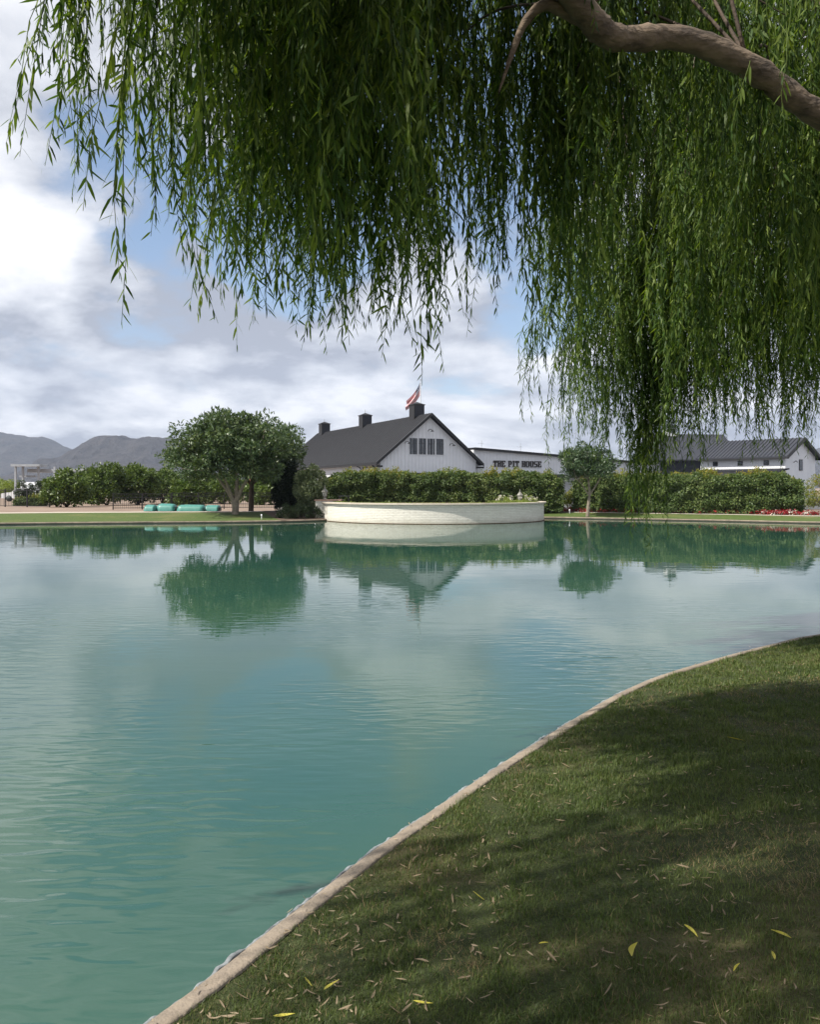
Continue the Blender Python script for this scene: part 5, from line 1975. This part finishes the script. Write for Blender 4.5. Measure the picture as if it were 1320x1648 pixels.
def sample_lawn(n, y0, y1, pw):
    u = gg.uniform(0, 1, n)
    # more blades close by
    y = (y0 ** (1 - pw) + u * (y1 ** (1 - pw) - y0 ** (1 - pw))) ** (1 / (1 - pw))
    x = gg.uniform(-1.6, 1.0, n) * 0 + gg.uniform(0, 1, n)
    xl = np.interp(y, [p[1] for p in near_x], [p[0] for p in near_x])
    xr = 0.60 * y + 0.9
    x = xl + x * (xr - xl)
    return np.c_[x, y]


near_x = sorted([(x, y) for x, y in [(-2.6, 0.0), (-1.6, 1.6)] + near + [(7.6, 11.1)]], key=lambda q: q[1])


def blades(name, n, y0, y1, pw, hgt, wid, mat, segs, dryonly=False):
    P = sample_lawn(n, y0, y1, pw)
    d = pond_dist(P, True)
    nz = np.array([mnoise.noise(Vector((p[0] * .9 + 4, p[1] * .9, 1.0))) + .5 * mnoise.noise(Vector((p[0] * 2.7, p[1] * 2.7, 3.0))) for p in P])
    for (qx, qy, qa, qb) in ((2.95, 6.75, .55, .10), (3.7, 7.0, .5, .12), (.12, 3.12, .03, .012), (.24, 2.92, .03, .015), (-.32, 2.95, .02, .01)):
        nz += .75 * np.exp(-((P[:, 0] - qx) ** 2 / qa + (P[:, 1] - qy) ** 2 / qb))
    bare = nz > 0.36
    edge = d < 0.085 + 0.06 * np.abs(nz)
    ok = (~edge) & (d > 0.085)
    fade = smooth01((P[:, 1] - 3.4) / 1.6)
    ok &= gg.uniform(size=n) < (1.0 if dryonly else (1 - fade if segs == 2 else fade))
    if dryonly:
        ok &= (gg.uniform(size=n) < np.where(bare, .9, np.where(d < .42, .42, .16)))
    else:
        ok &= (gg.uniform(size=n) < np.where(bare, .35, 1.0))
    P, d = P[ok], d[ok]
    n = len(P)
    z = land_z(P, d)
    base = np.c_[P, z - .004]
    az = gg.uniform(0, 6.283, n)
    lean = gg.uniform(.15, .95, n)
    if dryonly:
        lean = gg.uniform(.7, 1.5, n)
    tuft = np.array([mnoise.noise(Vector((p[0] * 5.5, p[1] * 5.5, 6.0))) for p in P])
    h = hgt * gg.uniform(.45, 1.35, n) * np.clip(1.0 + .8 * tuft, .5, 1.6) * np.where(gg.uniform(size=n) < .03, 1.7, 1.0)
    w = wid * gg.uniform(.7, 1.3, n) * np.clip(P[:, 1] / 4.2, .8, 2.0)
    out = np.c_[np.cos(az), np.sin(az), np.zeros(n)]
    ax = az + 1.57 + gg.uniform(-.5, .5, n)
    sd = np.c_[np.cos(ax), np.sin(ax), np.zeros(n)]
    H, Wd, Ln = h[:, None], w[:, None] / 2, lean[:, None]
    up = np.array([0, 0, 1.0])
    if segs == 1:
        v = np.stack([base - sd * Wd, base + sd * Wd, base + out * H * np.sin(Ln) + up * H * np.cos(Ln)], 1).reshape(-1, 3)
        f = [np.arange(n)[:, None] * 3 + np.array([0, 1, 2])]
    else:
        mid = base + out * H * .5 * np.sin(Ln * .5) + up * H * .5 * np.cos(Ln * .5)
        tip = mid + out * H * .5 * np.sin(Ln * 1.3) + up * H * .5 * np.cos(Ln * 1.3)
        v = np.stack([base - sd * Wd, base + sd * Wd, mid + sd * Wd * .8, mid - sd * Wd * .8, tip], 1).reshape(-1, 3)
        b = np.arange(n)[:, None] * 5
        f = [b + np.array([0, 1, 2, 3]), b + np.array([3, 2, 4])]
    o = link(name, np_mesh(name, v, f, mat), None)
    return o


tag(blades('grass', 200000, 1.7, 5.0, 1.6, .025, .0030, M_BLADE, 2), 'mown green grass blades on the near lawn', 'grass', kind='stuff')
tag(blades('grass', 260000, 3.4, 11.0, 1.8, .030, .0040, M_BLADE, 1), 'mown green grass further along the near bank', 'grass', kind='stuff')
tag(blades('dry_grass', 160000, 1.7, 11.0, 1.8, .034, .0032, M_DRYBLADE, 1, True), 'dry straw coloured grass between the green blades', 'grass', kind='stuff')

# fallen leaves
def leaf_shape(seed, mat):
    g = np.random.default_rng(seed)
    ln, w = 1.0, .15 * g.uniform(.8, 1.25)
    bend, curl, tw = g.uniform(-.12, .12), g.uniform(.02, .16), g.uniform(-.5, .5)
    V, F = [], []
    n = 6
    for i in range(n + 1):
        t = i / n
        ww = w * math.sin(math.pi * min(1, .04 + t * .96)) ** .8 * .5 * (1.1 - .3 * t)
        cx = bend * math.sin(math.pi * t)
        cz = curl * (4 * (t - .5) ** 2) * .5 + .03
        a = tw * (t - .5)
        for s in (-1, 0, 1):
            V.append((t - .5, cx + s * ww * math.cos(a), cz + (abs(s) * ww * .45) + s * ww * math.sin(a)))
    for i in range(n):
        for s in range(2):
            F.append((i * 3 + s, i * 3 + s + 1, (i + 1) * 3 + s + 1, (i + 1) * 3 + s))
    mb = MB()
    mb.v, mb.f = V, F
    return mb.mesh('fallen_leaf', mat, True)


dry_shapes = [leaf_shape(300 + i, M_DRYLEAF) for i in range(12)]
yel_shapes = [leaf_shape(330 + i, M_YELLEAF) for i in range(6)]


def px_ground(px, py, h=0.05):
    """where the view through a photo pixel meets the lawn"""
    z = .2
    for _ in range(6):
        D = (EYE - z - h * 0) * FPX / (py - HOR)
        x = (px - 660) * D / FPX
        z = gz(x, D)
    return x, D, z


def place_leaf(x, y, me, ln, label, group, az=None):
    z = gz(x, y)
    o = link('fallen_leaf', me)
    o.location = (x, y, z + .012)
    o.rotation_euler = (gg.normal(0, .22), gg.normal(0, .22), gg.uniform(0, 6.283) if az is None else az)
    o.scale = (ln,) * 3
    tag(o, label, 'leaf', group)
    return o


YL = [(1021, 1536, .105, 1.1, 'largest yellow leaf, upright in the lower right lawn'), (772, 1448, .075, .1, 'yellow leaf lying flat on the middle of the lawn'),
      (1186, 1562, .055, .8, 'small yellow leaf to the right of the largest yellow leaf'), (1258, 1510, .08, -1.0, 'yellow leaf near the right edge of the lawn'),
      (1245, 1543, .07, 1.3, 'yellow upright leaf below the one near the right edge'), (496, 1587, .075, -1.1, 'yellow leaf standing in grass nearest the kerb'),
      (535, 1593, .085, 1.0, 'second yellow leaf from the kerb, tilted to the right'), (682, 1619, .07, -.4, 'yellow leaf at the bottom middle of the lawn'),
      (875, 1523, .05, .6, 'tiny yellow leaf left of the largest yellow leaf'), (1113, 1503, .06, -.9, 'yellowish leaf above the largest yellow leaf'),
      (458, 1639, .07, .0, 'yellow leaf lying at the bottom edge beside the kerb'), (1185, 1193, .13, .1, 'long yellow green leaf on the far part of the lawn')]
for i, (px, py, ln, az, lab) in enumerate(YL):
    x, y, z = px_ground(px, py)
    place_leaf(x, y, yel_shapes[i % 6], ln * 1.05, lab, 'yellow fallen leaves on the lawn', az)
cnt = 0
while cnt < 285:
    P = sample_lawn(1, 2.3, 8.2, 1.5)[0]
    if pond_dist([P])[0] < .16 or P[0] > .55 * P[1]:
        continue
    if gg.uniform() > .35 + .9 * mnoise.noise(Vector((P[0] * 2.2, P[1] * 2.2, 11))):
        continue
    place_leaf(P[0], P[1], dry_shapes[int(gg.integers(0, 12))], gg.uniform(.026, .066), 'narrow dry tan willow leaf lying on the near lawn', 'dry willow leaves scattered on the lawn')
    cnt += 1

# the small broken leaf bits nobody could count
n = 5200
P = sample_lawn(n, 1.9, 9.0, 1.5)
d = pond_dist(P, True)
cl_ = np.array([mnoise.noise(Vector((p[0] * 2.2, p[1] * 2.2, 11))) for p in P])
ok = (d > .03) & (gg.uniform(size=n) < np.clip(.22 + .8 * cl_ + .5 * (d < .3), 0, 1))
P, d = P[ok], d[ok]
n = len(P)
az = gg.uniform(0, 6.283, n)
dv = np.c_[np.cos(az), np.sin(az), gg.normal(0, .15, n)]
pos = np.c_[P, np.maximum(land_z(P, d), np.where(d < .13, .112, 0)) + gg.uniform(.003, .020, n)]
v, f = leaf_arrays(pos, dv, unit(np.c_[gg.normal(0, .45, (n, 2)), np.ones(n)]), gg.uniform(.012, .045, n), gg.uniform(.003, .008, n), -.1, True)
o = link('leaf_litter', np_mesh('leaf_litter', v, f, M_DRYLEAF))
tag(o, 'tiny broken bits of dry leaf strewn over the near lawn', 'leaf litter', kind='stuff')

# ------------------------------------------------------------------ thin desert haze
hz = MB().box((-4900, -4900, -1.5), (4900, 4900, 700)).build('haze', None)
tag(hz, 'thin bluish haze over the plain', 'haze', kind='stuff')
mh = bpy.data.materials.new('desert_haze')
mh.use_nodes = True
nt = mh.node_tree
nt.nodes.remove(nt.nodes['Principled BSDF'])
pv = nt.nodes.new('ShaderNodeVolumePrincipled')
pv.inputs['Color'].default_value = (0.66, 0.78, 1.0, 1)
pv.inputs['Density'].default_value = 0.00011
nt.links.new(pv.outputs[0], nt.nodes['Material Output'].inputs['Volume'])
hz.data.materials.append(mh)
